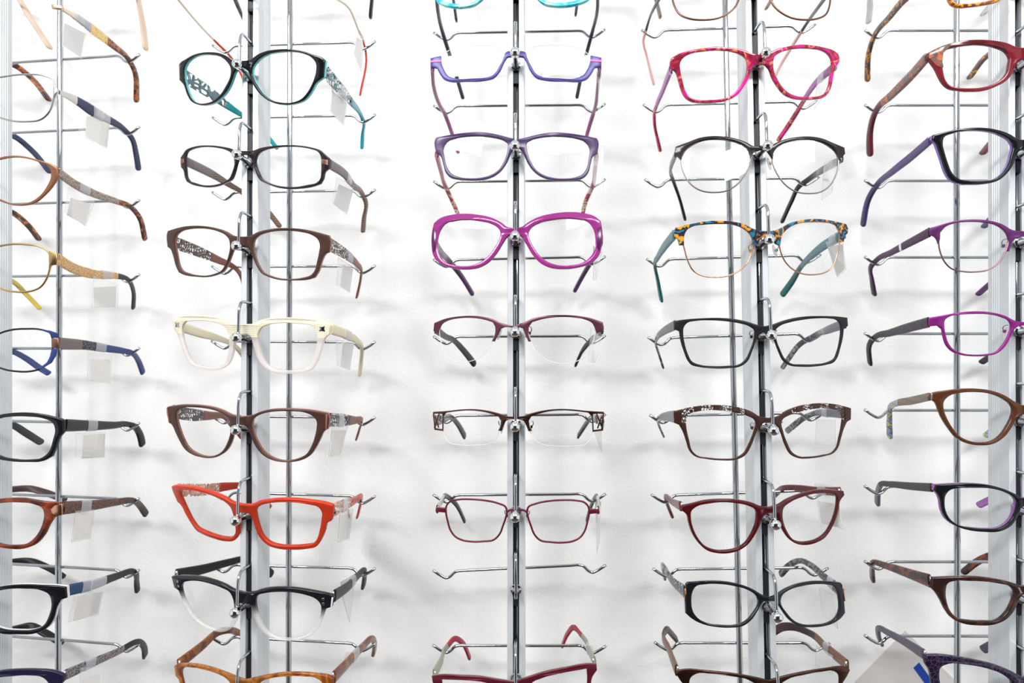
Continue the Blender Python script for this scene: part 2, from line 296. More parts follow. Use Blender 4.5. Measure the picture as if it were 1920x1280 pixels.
# ------------------------------------------------------------------ the shop
CZ = CAM_Z*1000
struct(box('wall_back', -2200, 2200, 664, 784, 0, 2600, 'white_plaster'))
struct(box('floor', -2200, 2200, -3000, 784, -50, 0, 'floor_boards'))
struct(box('ceiling', -2200, 2200, -3000, 784, 2600, 2650, 'ceiling_white'))
struct(box('wall_front', -2200, 2200, -3100, -3000, 0, 2600, 'shop_grey'))
for i, (loc, sx, sy, pw) in enumerate(LAMPS):
    e = empty('ceiling_light', [c*1000 for c in loc]); tag(e, ('left' if i == 0 else 'right')+' hand white light panel under the ceiling', 'light')
    box('housing', -sx*500-15, sx*500+15, -sy*500-15, sy*500+15, -20, 20, 'lamp_white', e)
    for dx in (-sx*350, sx*350): box('hanger', dx-8, dx+8, -8, 8, 20, 140, 'chrome', e)
    lamp(loc, sx, sy, pw, e)
PAIRS = [
{'id':'2a','desc':'rimless eyeglasses with thin champagne temples and red tips,topmost on the second rack','O':(-243.9,518.0,1764.9),'E':(0.3443,0.0566,-0.0466),'inner':[(11.6,-4.0),(13.3,-11.0),(19.4,-19.1),(33.7,-25.0),(53.8,-26.3),(65.0,-22.0),(70.4,-14.6),(72.4,-4.3),(72.2,7.8),(66.1,13.5),(50.1,15.9),(28.0,14.3),(16.2,8.1)],'mat':'gold','t':1.2,'style':'rimless','th':(2.2,2,2.2,3),'tt':1.6,'TR':[(71.2,9.1,-0.2,0.0),(74.3,29.6,-2.4,0.253),(71.1,67.2,-15.4,0.71),(67.7,93.8,-25.1,1.0),(67.7,98.7,-33.0,1.181),(57.7,104.3,-72.6,2.0)],'SR':[('temple',0.93,'champagne'),('temple_tip',2,'redtip')],'TL':[(-71.2,9.1,0.3,0.0),(-76.7,52.5,-15.9,0.603),(-79.8,85.8,-27.0,1.0),(-73.9,96.0,-36.8,1.332),(-67.4,102.0,-51.8,1.719),(-62.7,101.3,-64.5,2.0)],'SL':[('temple',0.93,'champagne'),('temple_tip',2,'redtip')]},
{'id':'2b','desc':'black eyeglasses with turquoise inner edge and openwork temples','O':(-248.2,518.0,1704.6),'E':(0.1474,0.1236,-0.2761),'inner':[(10.9,-3.7),(16.1,3.1),(23.7,7.3),(33.6,9.3),(45.7,10.1),(57.4,8.6),(65.4,5.1),(68.7,1.1),(69.1,-5.2),(67.1,-12.5),(62.8,-21.1),(57.2,-27.1),(49.0,-30.2),(39.4,-30.5),(30.7,-28.8),(21.8,-23.5),(15.8,-16.6),(11.7,-10.1)],'mat':'black','t':4.4,'style':'ring','outer':[(0.0,2.7),(9.5,3.7),(16.0,7.3),(23.6,9.9),(33.6,11.3),(45.6,11.6),(57.3,10.3),(66.5,7.8),(74.3,5.4),(76.0,4.0),(75.3,-9.1),(73.1,-10.7),(69.3,-13.5),(65.0,-21.0),(59.5,-27.6),(51.4,-31.0),(40.7,-32.1),(30.8,-30.6),(20.5,-25.1),(13.2,-17.6),(9.7,-11.2),(6.3,-4.7),(3.5,-3.1),(0.0,-2.7)],'mat2':'turq','th':(13,11,4.5,5.5),'tt':1.8,'TR':[(74.8,11.6,-4.8,0.0),(68.0,37.1,-7.9,0.297),(57.0,76.8,-12.9,0.707),(47.0,108.9,-17.9,1.0),(45.5,116.4,-22.7,1.212),(39.3,124.6,-32.7,1.567),(36.6,128.6,-46.5,2.0)],'SR':[('temple',0.7,'filteal'),('temple_tip',2,'teal')],'TL':[(-74.8,11.6,-4.4,0.0),(-70.0,37.5,-12.9,0.428),(-66.8,57.6,-20.3,0.739),(-63.7,75.7,-26.3,1.0),(-60.5,87.1,-30.3,1.273),(-46.8,103.8,-52.0,2.0)],'SL':[('temple',0.7,'filteal'),('temple_tip',2,'teal')]},
{'id':'2c','desc':'dark brown rectangular eyeglasses with striped temples,below the black and turquoise pair','O':(-244.5,518.0,1629.5),'E':(0.1799,0.0998,-0.2559),'inner':[(10.5,-8.9),(11.1,-4.0),(13.7,-0.3),(19.5,2.4),(28.2,4.1),(40.2,5.3),(51.9,5.0),(60.9,3.6),(66.5,1.7),(68.9,-2.0),(69.2,-6.7),(69.1,-14.1),(68.0,-20.0),(65.2,-22.7),(58.4,-24.5),(48.0,-26.5),(38.6,-26.7),(30.1,-25.8),(21.4,-23.3),(16.4,-20.7),(13.0,-15.3)],'mat':'dkbrown','t':3.4,'style':'ring','outer':[(0.0,1.6),(8.0,1.8),(15.7,4.0),(27.0,5.7),(40.3,6.6),(51.9,6.4),(60.9,5.2),(67.6,3.3),(72.0,-0.3),(75.2,-2.8),(75.4,-11.2),(71.9,-14.0),(70.5,-19.4),(68.0,-23.7),(61.8,-26.0),(50.3,-28.0),(40.9,-28.6),(30.1,-27.5),(20.2,-24.4),(14.5,-21.8),(10.8,-15.4),(8.9,-10.0),(6.5,-4.1),(2.6,-1.9),(0.0,-1.6)],'patch':[('endpiece_inlay',[(69.96,-4.03),(74.99,-4.4),(74.97,-8.62),(69.94,-7.51)],'stripebrown')],'th':(8.5,8,5,6.5),'tt':2.6,'TR':[(74.2,10.9,-7.3,0.0),(66.9,43.3,-11.4,0.373),(56.8,74.9,-18.9,0.708),(48.0,106.2,-25.2,1.0),(47.2,113.8,-32.4,1.223),(40.2,121.9,-47.8,1.638),(37.9,123.9,-61.8,2.0)],'SR':[('temple',0.5,'greybrown'),('temple_tip',2,'brownpat')],'TL':[(-74.2,10.9,-5.1,0.0),(-71.7,41.7,-14.1,0.505),(-70.7,62.8,-21.9,0.829),(-70.1,74.6,-26.0,1.0),(-65.7,84.4,-32.9,1.242),(-56.3,96.2,-43.8,1.605),(-44.5,102.3,-59.9,2.0)],'SL':[('temple',0.5,'greybrown'),('temple_tip',2,'brownpat')]},
{'id':'2d','desc':'matte brown square eyeglasses with openwork temples,above the cream pair','O':(-245.8,518.0,1555.1),'E':(0.1422,0.0563,-0.1046),'inner':[(10.3,-3.0),(11.2,1.4),(14.4,4.8),(21.4,7.7),(30.4,9.4),(39.3,9.9),(50.2,9.2),(58.9,7.3),(64.2,3.7),(65.8,-0.1),(65.3,-6.6),(63.7,-14.4),(61.6,-22.1),(58.9,-25.5),(52.4,-27.9),(41.4,-29.4),(32.5,-29.2),(24.6,-27.3),(18.8,-24.7),(14.8,-19.3),(12.0,-12.8)],'mat':'brown','t':4.4,'style':'ring','outer':[(0.0,3.9),(7.4,4.6),(14.5,8.0),(23.7,10.5),(34.9,11.9),(45.9,12.0),(56.7,11.0),(65.3,9.2),(72.7,7.3),(73.8,4.6),(73.3,-6.3),(70.1,-8.1),(67.5,-13.1),(64.8,-22.0),(61.6,-27.6),(56.7,-29.4),(43.6,-30.7),(32.5,-30.6),(23.4,-28.4),(17.7,-25.8),(13.1,-19.4),(10.2,-12.9),(7.3,-6.9),(4.4,-4.3),(0.0,-3.8)],'mat2':'copper','th':(11.5,10,5,6),'tt':1.8,'TR':[(72.6,11.0,-0.3,0.0),(70.4,49.0,-7.3,0.467),(67.2,81.2,-15.1,0.82),(64.2,98.8,-20.7,1.0),(59.5,108.9,-29.3,1.306),(50.9,120.1,-49.1,2.0)],'SR':[('temple',0.62,'filbrown'),('temple_tip',2,'browntip')],'TL':[(-72.6,11.0,-1.4,0.0),(-67.3,41.6,-9.2,0.442),(-63.7,64.3,-15.8,0.741),(-60.6,85.3,-22.4,1.0),(-62.0,98.9,-30.9,1.399),(-63.5,108.2,-47.2,2.0)],'SL':[('temple',0.62,'filbrown'),('temple_tip',2,'browntip')]},
{'id':'2e','desc':'cream textured eyeglasses with clear lower rims and silver rivets','O':(-243.6,518.0,1482.1),'E':(0.1922,0.0398,-0.1942),'inner':[(13.8,-10.3),(13.6,-4.4),(16.6,1.0),(22.5,4.0),(31.3,5.6),(42.2,6.0),(51.7,5.4),(59.7,4.1),(63.5,0.2),(64.4,-6.2),(63.4,-13.2),(61.3,-20.2),(58.0,-27.3),(54.3,-30.9),(47.0,-32.7),(37.3,-33.5),(28.7,-33.1),(22.6,-30.8),(17.8,-25.6),(14.6,-17.4)],'mat':'creamsplit','t':3.4,'style':'ring','outer':[(0.0,4.2),(9.8,4.9),(17.8,8.3),(27.9,9.9),(40.1,10.3),(51.9,10.1),(63.4,8.9),(73.5,6.0),(75.1,4.0),(74.2,-3.3),(71.2,-5.6),(68.7,-10.8),(66.7,-16.7),(62.7,-26.1),(58.9,-32.0),(51.7,-34.7),(40.8,-36.1),(31.0,-36.0),(22.3,-33.8),(16.2,-29.8),(11.6,-22.2),(9.1,-12.8),(7.6,-6.3),(4.5,-4.0),(0.0,-4.1)],'patch':[('rivet',[(66.82,3.71),(69.05,2.9),(71.36,3.7),(70.8,1.5),(71.47,-0.82),(68.9,-0.12),(66.37,-0.58),(67.39,1.51)],'chrome')],'th':(9,8.5,4.5,5),'tt':3,'TR':[(73.9,10.8,0.8,0.0),(68.5,42.1,-7.6,0.375),(61.2,78.7,-19.6,0.768),(54.0,101.9,-30.2,1.0),(45.7,115.3,-46.9,1.499),(40.9,120.3,-62.5,2.0)],'SR':[('temple',2,'cream')],'TL':[(-73.9,10.8,-0.2,0.0),(-73.3,36.7,-10.1,0.417),(-72.9,58.0,-17.7,0.73),(-72.8,77.3,-26.2,1.0),(-74.3,91.1,-35.5,1.419),(-72.3,100.1,-50.1,2.0)],'SL':[('temple',2,'cream')]},
{'id':'2f','desc':'matte brown rounded eyeglasses with openwork temples,below the cream pair','O':(-243.5,518.0,1407.1),'E':(0.1911,0.0275,-0.115),'inner':[(9.4,-2.8),(10.9,2.0),(15.4,5.1),(22.8,7.7),(33.6,9.1),(44.0,9.1),(54.3,8.0),(60.3,5.0),(63.0,1.4),(62.9,-4.6),(61.2,-11.8),(58.0,-20.1),(53.7,-26.7),(47.7,-30.4),(40.6,-32.5),(33.5,-32.9),(25.3,-30.7),(18.3,-26.0),(13.3,-18.3),(10.1,-10.0)],'mat':'brown','t':4.4,'style':'ring','outer':[(0.0,3.5),(9.3,4.9),(16.8,8.1),(26.6,10.4),(37.2,11.1),(47.6,10.9),(57.8,10.0),(65.6,8.5),(71.6,7.2),(72.6,4.8),(71.6,-5.9),(68.1,-8.3),(65.1,-14.2),(61.3,-21.4),(55.9,-28.6),(48.8,-32.2),(40.5,-33.7),(32.3,-33.8),(24.0,-31.9),(15.8,-26.7),(10.2,-18.4),(7.1,-8.9),(4.9,-4.8),(3.1,-3.7),(0.0,-3.4)],'patch':[('edge_strip',[(71.06,6.71),(72.16,6.45),(71.15,-6.16),(70.0,-6.85)],'copper')],'mat2':'copper','th':(11.5,11,5,6),'tt':1.8,'TR':[(71.4,10.8,0.6,0.0),(68.5,39.4,-7.9,0.363),(64.5,78.7,-19.0,0.802),(62.5,98.5,-24.3,1.0),(55.8,109.3,-34.8,1.355),(47.3,118.6,-51.0,2.0)],'SR':[('temple',0.62,'filbrown2'),('temple_tip',2,'browntip')],'TL':[(-71.4,10.8,2.2,0.0),(-71.8,39.2,-8.8,0.429),(-72.0,61.4,-15.5,0.728),(-72.2,83.1,-22.1,1.0),(-72.8,96.6,-35.2,1.43),(-67.7,105.2,-50.7,2.0)],'SL':[('temple',0.62,'filbrown2'),('temple_tip',2,'browntip')]},
{'id':'2g','desc':'bright orange rectangular eyeglasses','O':(-240.5,518.0,1335.9),'E':(0.3677,0.0428,-0.2396),'inner':[(11.4,-5.6),(12.4,0.1),(16.8,4.5),(25.1,7.6),(37.4,9.4),(49.0,9.4),(60.0,7.7),(66.5,5.6),(68.7,1.7),(67.4,-6.2),(64.5,-15.8),(61.1,-23.9),(56.7,-28.9),(49.2,-30.7),(38.6,-32.0),(26.4,-32.0),(19.0,-30.2),(13.7,-25.0),(11.7,-15.3)],'mat':'orange','t':3.4,'style':'ring','outer':[(0.0,4.0),(9.8,5.2),(16.0,8.4),(25.7,10.8),(38.0,12.5),(49.5,12.6),(60.6,11.4),(71.3,9.5),(78.3,6.9),(78.4,4.6),(75.5,-7.2),(71.7,-9.5),(68.4,-17.4),(63.5,-26.4),(59.1,-31.8),(51.6,-33.9),(39.5,-35.4),(25.8,-35.4),(16.8,-33.0),(10.9,-27.0),(8.1,-17.4),(7.0,-7.7),(5.4,-3.8),(0.0,-3.5)],'th':(11.5,10.5,5,5.5),'tt':1.8,'TR':[(77.2,11.6,0.7,0.0),(67.7,38.9,-14.0,0.357),(56.1,72.4,-31.8,0.741),(47.1,98.0,-45.2,1.0),(40.7,104.5,-57.3,1.305),(30.8,109.8,-78.5,2.0)],'SR':[('temple',0.62,'filsalmon'),('temple_tip',2,'orange')],'TL':[(-77.2,11.6,1.3,0.0),(-72.2,33.0,-10.9,0.372),(-67.2,57.7,-21.7,0.75),(-63.4,74.6,-31.1,1.0),(-62.1,86.1,-47.9,1.443),(-54.6,92.4,-65.8,2.0)],'SL':[('temple',0.62,'filsalmon'),('temple_tip',2,'orange')]},
{'id':'2h','desc':'eyeglasses with black upper rims fading to clear lower rims','O':(-238.6,518.0,1264.0),'E':(0.2231,0.0252,-0.1928),'inner':[(10.7,-0.2),(12.7,3.8),(19.8,6.7),(31.8,8.7),(43.2,8.8),(54.2,6.8),(62.1,3.2),(65.1,-1.3),(65.1,-6.5),(63.5,-12.6),(59.5,-20.2),(54.1,-26.3),(46.7,-30.4),(36.5,-32.9),(27.7,-32.3),(19.1,-28.4),(13.8,-21.2),(10.9,-12.3)],'mat':'blacksplit','t':3.4,'style':'ring','outer':[(0.0,5.1),(9.2,6.5),(17.1,9.7),(29.2,12.1),(40.7,12.7),(51.8,11.6),(62.6,9.6),(71.2,7.6),(75.5,6.0),(75.6,3.8),(73.7,-3.6),(68.9,-5.1),(66.4,-11.1),(62.9,-20.1),(57.5,-27.0),(49.4,-31.8),(37.8,-34.4),(26.0,-34.3),(16.0,-29.5),(9.9,-21.6),(7.0,-12.8),(6.1,-6.8),(4.8,-4.6),(0.0,-4.4)],'patch':[('rivet',[(66.96,4.68),(68.84,4.67),(68.68,2.58),(66.79,2.59)],'chrome'),('rivet',[(66.63,0.5),(68.51,0.49),(68.35,-1.61),(66.46,-1.59)],'chrome'),('edge_strip',[(74.62,5.03),(75.69,5.0),(74.14,-3.03),(73.03,-3.61)],'pearl')],'th':(10,8.5,6,9),'tt':3,'TR':[(74.4,11.0,3.8,0.0),(67.3,45.3,-9.4,0.42),(57.7,81.5,-21.0,0.805),(53.1,101.9,-28.3,1.0),(47.2,112.6,-41.9,1.386),(40.9,120.2,-58.2,2.0)],'SR':[('temple',2,'mblack')],'TL':[(-74.4,11.0,5.7,0.0),(-69.6,36.6,-3.2,0.394),(-65.0,64.0,-11.3,0.774),(-61.8,81.4,-17.1,1.0),(-58.6,94.0,-26.4,1.359),(-49.1,104.9,-46.3,2.0)],'SL':[('temple',2,'mblack')]},
{'id':'2i','desc':'honey tortoiseshell eyeglasses at the foot of the second rack','O':(-237.3,518.0,1195.6),'E':(0.0496,-0.0592,-0.2316),'inner':[(12.3,-1.1),(16.5,3.4),(24.3,6.2),(37.7,8.1),(53.4,8.1),(64.3,5.9),(67.8,2.1),(66.8,-6.0),(63.4,-16.6),(56.8,-23.2),(44.0,-25.2),(29.5,-24.9),(19.4,-19.9),(13.9,-10.6)],'mat':'tortlight','t':3.4,'style':'ring','outer':[(0.0,3.5),(10.5,6.1),(23.0,8.9),(37.9,10.9),(52.2,10.9),(63.1,9.7),(72.5,7.9),(76.1,5.7),(75.2,-2.3),(71.0,-4.8),(66.8,-16.7),(59.4,-25.3),(43.8,-27.5),(27.8,-27.4),(16.2,-21.4),(10.7,-12.2),(8.1,-5.5),(5.1,-3.2),(0.0,-3.2)],'th':(10,8.5,6,7.5),'tt':3.2,'TR':[(74.9,11.1,5.1,0.0),(68.2,43.4,0.3,0.372),(59.0,87.2,-6.2,0.809),(55.1,108.7,-10.0,1.0),(49.5,123.4,-23.6,1.439),(42.6,132.1,-37.3,2.0)],'SR':[('temple',2,'tortlight2')],'TL':[(-74.9,11.1,5.4,0.0),(-77.7,42.5,6.9,0.502),(-80.0,64.9,8.4,0.829),(-79.3,77.6,4.8,1.0),(-83.7,94.1,-4.9,1.489),(-82.8,103.4,-14.1,2.0)],'SL':[('temple',2,'tortlight2')]},
{'id':'3a','desc':'turquoise patterned eyeglasses with dark grey temples,topmost on the central rack','O':(-21.4,518.0,1774.1),'E':(-0.125,0.0954,-0.1445),'inner':[(16.0,-4.9),(17.4,2.4),(26.8,7.9),(43.1,9.9),(56.2,9.3),(63.3,3.5),(64.7,-6.1),(61.3,-15.0),(55.8,-19.0),(46.4,-22.0),(37.8,-23.0),(30.0,-21.4),(23.9,-16.3),(18.9,-11.0)],'mat':'turqpat','t':3.4,'style':'ring','outer':[(0.0,2.4),(8.4,3.6),(15.6,8.6),(26.4,11.3),(42.8,12.9),(57.0,12.5),(69.1,10.4),(70.8,-1.6),(68.8,-9.1),(64.2,-17.6),(59.2,-21.0),(48.8,-24.8),(38.1,-25.9),(29.2,-24.5),(22.6,-19.3),(15.6,-11.0),(10.3,-3.8),(6.8,-2.3),(0.0,-2.5)],'th':(6,5,4.5,5),'tt':3,'TR':[(69.6,9.9,4.6,0.0),(66.7,59.1,12.2,0.574),(59.1,101.5,19.2,1.0),(52.2,120.1,-1.5,1.472),(47.1,132.4,-31.8,2.0)],'SR':[('temple',2,'slate')],'TL':[(-69.6,9.9,4.0,0.0),(-76.6,37.4,3.1,0.412),(-83.3,82.6,2.9,1.0),(-78.9,97.4,-9.5,1.331),(-66.3,117.2,-43.2,2.0)],'SL':[('temple',2,'slate')]},
{'id':'3b','desc':'half-rim eyeglasses with blue-violet lower rims and pink side stripes','O':(-18.7,518.0,1708.3),'E':(0.0001,0.0108,0.0135),'inner':[(9.8,-0.8),(10.8,3.1),(14.7,6.6),(23.4,8.5),(32.3,9.1),(41.1,9.3),(51.2,8.3),(59.0,4.4),(63.0,-0.3),(63.0,-3.7),(60.3,-10.7),(54.7,-17.4),(46.9,-19.6),(34.7,-20.3),(22.6,-19.6),(16.5,-16.4),(12.6,-9.7)],'mat':'violet','t':2.6,'style':'band','outer':[(0.0,2.0),(5.9,2.8),(8.6,1.4),(9.8,-3.0),(13.2,-9.7),(17.6,-16.4),(23.7,-18.8),(35.8,-19.3),(49.1,-18.6),(55.8,-15.6),(59.7,-9.7),(61.9,-3.8),(62.4,1.9),(71.5,0.8),(71.5,-6.3),(65.9,-8.0),(63.1,-13.3),(59.2,-18.2),(54.7,-20.2),(41.4,-21.0),(24.8,-21.0),(17.6,-19.2),(12.6,-13.7),(8.7,-5.3),(6.5,-2.0),(3.7,-1.7),(0.0,-2.0)],'patch':[('stripe',[(62.12,-1.76),(71.5,-1.31),(71.51,-3.12),(62.35,-3.55)],'pink')],'th':(5,4.5,4,4.5),'tt':3.2,'TR':[(70.3,9.7,-6.4,0.0),(72.0,38.4,-8.4,0.381),(73.7,78.3,-11.0,0.849),(73.3,92.5,-11.6,1.0),(69.7,108.9,-22.5,1.452),(65.3,119.1,-40.4,2.0)],'SR':[('temple',2,'mauve')],'TL':[(-70.3,9.7,-7.2,0.0),(-73.3,36.4,-9.0,0.348),(-72.9,78.4,-10.8,0.832),(-71.2,94.5,-10.8,1.0),(-67.0,109.3,-21.0,1.403),(-60.0,120.8,-41.4,2.0)],'SL':[('temple',2,'mauve')]},
{'id':'3c','desc':'purple grey rectangular eyeglasses with rose temples','O':(-17.3,518.0,1634.1),'E':(-0.0422,-0.0064,0.0719),'inner':[(7.7,-3.7),(7.7,-0.3),(11.1,2.6),(18.8,5.0),(28.8,6.5),(40.0,6.7),(50.1,5.7),(56.9,3.5),(60.2,-1.3),(59.5,-10.5),(57.1,-19.8),(53.6,-24.5),(48.4,-27.1),(39.5,-28.7),(29.5,-28.5),(21.8,-26.5),(15.8,-22.7),(11.4,-16.0),(8.8,-9.3)],'mat':'purplegrey','t':3.4,'style':'ring','outer':[(0.0,3.5),(4.5,4.2),(13.3,6.6),(23.3,8.9),(34.4,10.0),(45.6,9.6),(55.8,8.6),(66.7,7.2),(67.9,5.0),(67.1,-5.4),(63.6,-7.9),(61.1,-15.0),(58.7,-23.1),(54.7,-27.3),(48.4,-29.1),(38.3,-30.4),(28.3,-30.2),(19.5,-27.6),(13.6,-23.3),(8.7,-16.6),(5.5,-9.4),(3.3,-5.4),(1.1,-3.8),(0.0,-3.6)],'th':(6,5,4.5,5),'tt':3.5,'TR':[(66.7,9.3,-6.0,0.0),(72.0,52.0,-6.5,0.574),(75.5,88.7,-6.6,1.0),(71.3,107.1,-16.7,1.495),(68.5,116.8,-31.5,2.0)],'SR':[('temple',1,'rosetemple'),('temple_tip',2,'rosepat')],'TL':[(-66.7,9.3,-6.0,0.0),(-66.5,57.8,-4.8,0.581),(-65.8,98.7,-3.6,1.0),(-60.6,113.7,-12.2,1.403),(-52.6,125.4,-29.2,2.0)],'SL':[('temple',1,'rosetemple'),('temple_tip',2,'rosepat')]},
{'id':'3d','desc':'translucent magenta eyeglasses with dark plum sides','O':(-19.4,518.0,1561.5),'E':(-0.0973,0.0155,-0.0862),'inner':[(11.5,-1.8),(13.1,2.2),(19.5,6.7),(30.3,9.6),(41.0,11.0),(50.7,10.7),(59.4,8.8),(63.7,2.9),(65.4,-4.9),(65.0,-12.7),(61.8,-20.1),(55.5,-25.4),(45.9,-27.9),(36.3,-28.2),(27.7,-25.6),(21.2,-20.7),(15.6,-12.9),(12.8,-7.4)],'mat':'magenta','t':3.4,'style':'ring','outer':[(0.0,2.8),(5.4,3.3),(10.8,7.2),(19.4,11.8),(30.2,14.7),(43.1,16.4),(55.0,16.0),(64.7,13.6),(69.6,9.9),(71.1,1.0),(70.8,-9.1),(68.8,-18.1),(62.9,-25.0),(52.3,-29.3),(39.6,-31.1),(28.9,-30.0),(21.3,-26.2),(14.7,-19.1),(9.0,-9.6),(5.6,-4.5),(2.9,-2.8),(0.0,-2.8)],'patch':[('side_panel',[(66.95,3.02),(69.73,5.42),(70.5,-7.99),(68.74,-15.89),(66.89,-12.64)],'plumdark')],'th':(11,8,5.5,6.5),'tt':3.5,'TR':[(69.9,10.0,-4.7,0.0),(67.3,53.0,-1.7,0.519),(62.4,99.5,2.4,1.0),(54.7,115.3,-6.7,1.423),(44.8,127.1,-22.8,2.0)],'SR':[('temple',2,'plum')],'TL':[(-69.9,10.0,-5.6,0.0),(-72.9,49.5,-4.0,0.542),(-74.3,87.9,-1.1,1.0),(-65.9,106.2,-11.2,1.454),(-55.6,118.9,-28.0,2.0)],'SL':[('temple',2,'plum')]},
{'id':'3e','desc':'semi-rimless eyeglasses with burgundy metal brow band','O':(-21.6,518.0,1483.7),'E':(-0.0816,0.0163,-0.2716),'inner':[(13.4,0.2),(16.1,4.2),(24.2,6.5),(35.6,8.1),(46.8,8.2),(57.9,6.9),(64.6,4.2),(66.8,-0.2),(66.5,-7.0),(64.0,-15.0),(59.8,-22.4),(52.3,-27.6),(42.4,-29.3),(32.2,-27.5),(24.1,-23.2),(18.7,-17.0),(15.5,-9.0)],'mat':'burgmetal','t':1.6,'style':'band','outer':[(0.0,0.7),(9.1,3.0),(17.2,6.5),(26.4,8.5),(40.0,9.5),(51.2,9.1),(62.3,7.6),(72.7,4.4),(73.2,-2.3),(68.0,-4.7),(66.9,-1.4),(64.4,3.4),(59.0,6.1),(49.0,7.7),(35.6,7.7),(24.2,5.9),(16.7,3.6),(14.0,-0.4),(14.4,-6.7),(16.7,-11.9),(14.4,-12.2),(11.2,-5.6),(9.3,-1.6),(5.7,-0.4),(0.0,-0.8)],'nylon':'nylon','pads':1,'th':(8,6,5.5,8.5),'tt':2.5,'TR':[(72.0,9.5,-1.2,0.0),(58.2,56.8,-1.1,0.52),(41.8,109.0,0.1,1.0),(33.3,121.5,-6.1,1.37),(24.1,133.3,-20.4,2.0)],'SR':[('temple',0.6,'bronzedark'),('temple_tip',2,'mblack')],'TL':[(-72.0,9.5,-0.9,0.0),(-77.6,45.4,-2.8,0.578),(-81.6,74.8,-3.1,1.0),(-78.5,93.6,-11.4,1.459),(-71.7,106.7,-23.5,2.0)],'SL':[('temple',0.6,'bronzedark'),('temple_tip',2,'mblack')]},
{'id':'3f','desc':'semi-rimless eyeglasses with bronze brow bar and openwork corners','O':(-19.3,518.0,1409.9),'E':(0.0237,-0.0132,-0.1473),'inner':[(12.3,-2.7),(13.0,1.2),(21.6,4.0),(32.9,5.6),(46.4,6.1),(57.5,4.5),(61.9,2.4),(62.3,-4.3),(60.4,-16.7),(57.0,-20.6),(45.8,-22.7),(32.4,-22.3),(20.0,-20.3),(15.5,-16.3)],'mat':'bronze','t':1.5,'style':'band','outer':[(0.0,1.0),(6.7,1.5),(12.4,3.5),(21.6,5.7),(32.9,7.0),(46.4,6.6),(57.5,5.3),(70.8,4.3),(71.3,2.5),(64.7,2.8),(62.4,2.6),(62.7,-10.0),(70.0,-9.2),(70.2,-10.7),(61.8,-11.5),(61.4,0.8),(58.6,3.8),(46.3,5.4),(32.9,5.9),(21.6,4.0),(13.5,1.2),(11.4,-2.2),(12.2,-7.3),(13.9,-10.1),(11.0,-10.7),(8.8,-5.0),(7.2,-2.2),(3.1,-1.0),(0.0,-1.0)],'patch':[('side_lattice',[(64.66,2.84),(65.88,2.81),(70.52,-9.0),(69.3,-9.2)],'bronze'),('side_lattice',[(69.98,2.73),(71.19,2.48),(69.62,-9.66),(68.52,-9.19)],'bronze'),('side_lattice',[(68.84,1.18),(69.94,0.82),(66.31,-8.92),(65.2,-8.67)],'bronze')],'nylon':'nylon','pads':1,'sharp':1,'th':(10,8,5,8.5),'tt':2,'TR':[(70.1,9.1,-3.4,0.0),(62.5,50.7,-6.1,0.489),(52.8,102.1,-11.3,1.0),(46.1,117.4,-20.5,1.45),(38.9,126.4,-31.3,2.0)],'SR':[('temple',0.5,'filbrown'),('temple_tip',2,'dkbrown')],'TL':[(-70.1,9.1,-3.6,0.0),(-73.9,50.7,-5.7,0.594),(-76.6,83.0,-8.3,1.0),(-74.9,96.6,-15.8,1.354),(-71.0,110.1,-30.7,2.0)],'SL':[('temple',0.5,'filbrown'),('temple_tip',2,'dkbrown')]},
{'id':'3g','desc':'thin dark red metal rectangular eyeglasses on the central rack','O':(-17.6,518.0,1336.4),'E':(0.0317,-0.0003,-0.0004),'inner':[(8.1,-0.9),(9.2,2.5),(14.6,5.0),(25.6,7.2),(36.6,7.8),(47.6,7.2),(54.5,5.3),(57.5,1.7),(57.9,-3.8),(56.5,-10.6),(54.4,-17.4),(50.3,-22.7),(44.7,-25.3),(36.5,-26.2),(26.9,-25.6),(18.7,-24.1),(13.9,-19.3),(11.2,-12.5),(8.9,-5.7)],'mat':'redmetal','t':1.2,'style':'wire','bridge':[(8.1,-1.6),(5.7,0.0),(2.3,0.3),(0.0,0.3)],'endp':[(57.9,0.1),(66.3,0.0),(66.7,-3.4),(57.9,-3.8)],'pads':1,'th':(7,6,5,6),'tt':2,'TR':[(65.5,7.9,-1.3,0.0),(69.7,50.9,-5.8,0.541),(70.4,93.2,-11.2,1.0),(67.5,107.8,-23.6,1.405),(64.2,118.8,-40.6,2.0)],'SR':[('temple',0.75,'silver'),('temple_tip',2,'slate')],'TL':[(-65.5,7.9,-1.8,0.0),(-68.4,53.3,-6.0,0.569),(-68.8,93.1,-11.8,1.0),(-62.4,107.1,-22.9,1.383),(-55.4,118.7,-42.6,2.0)],'SL':[('temple',0.75,'silver'),('temple_tip',2,'slate')]},
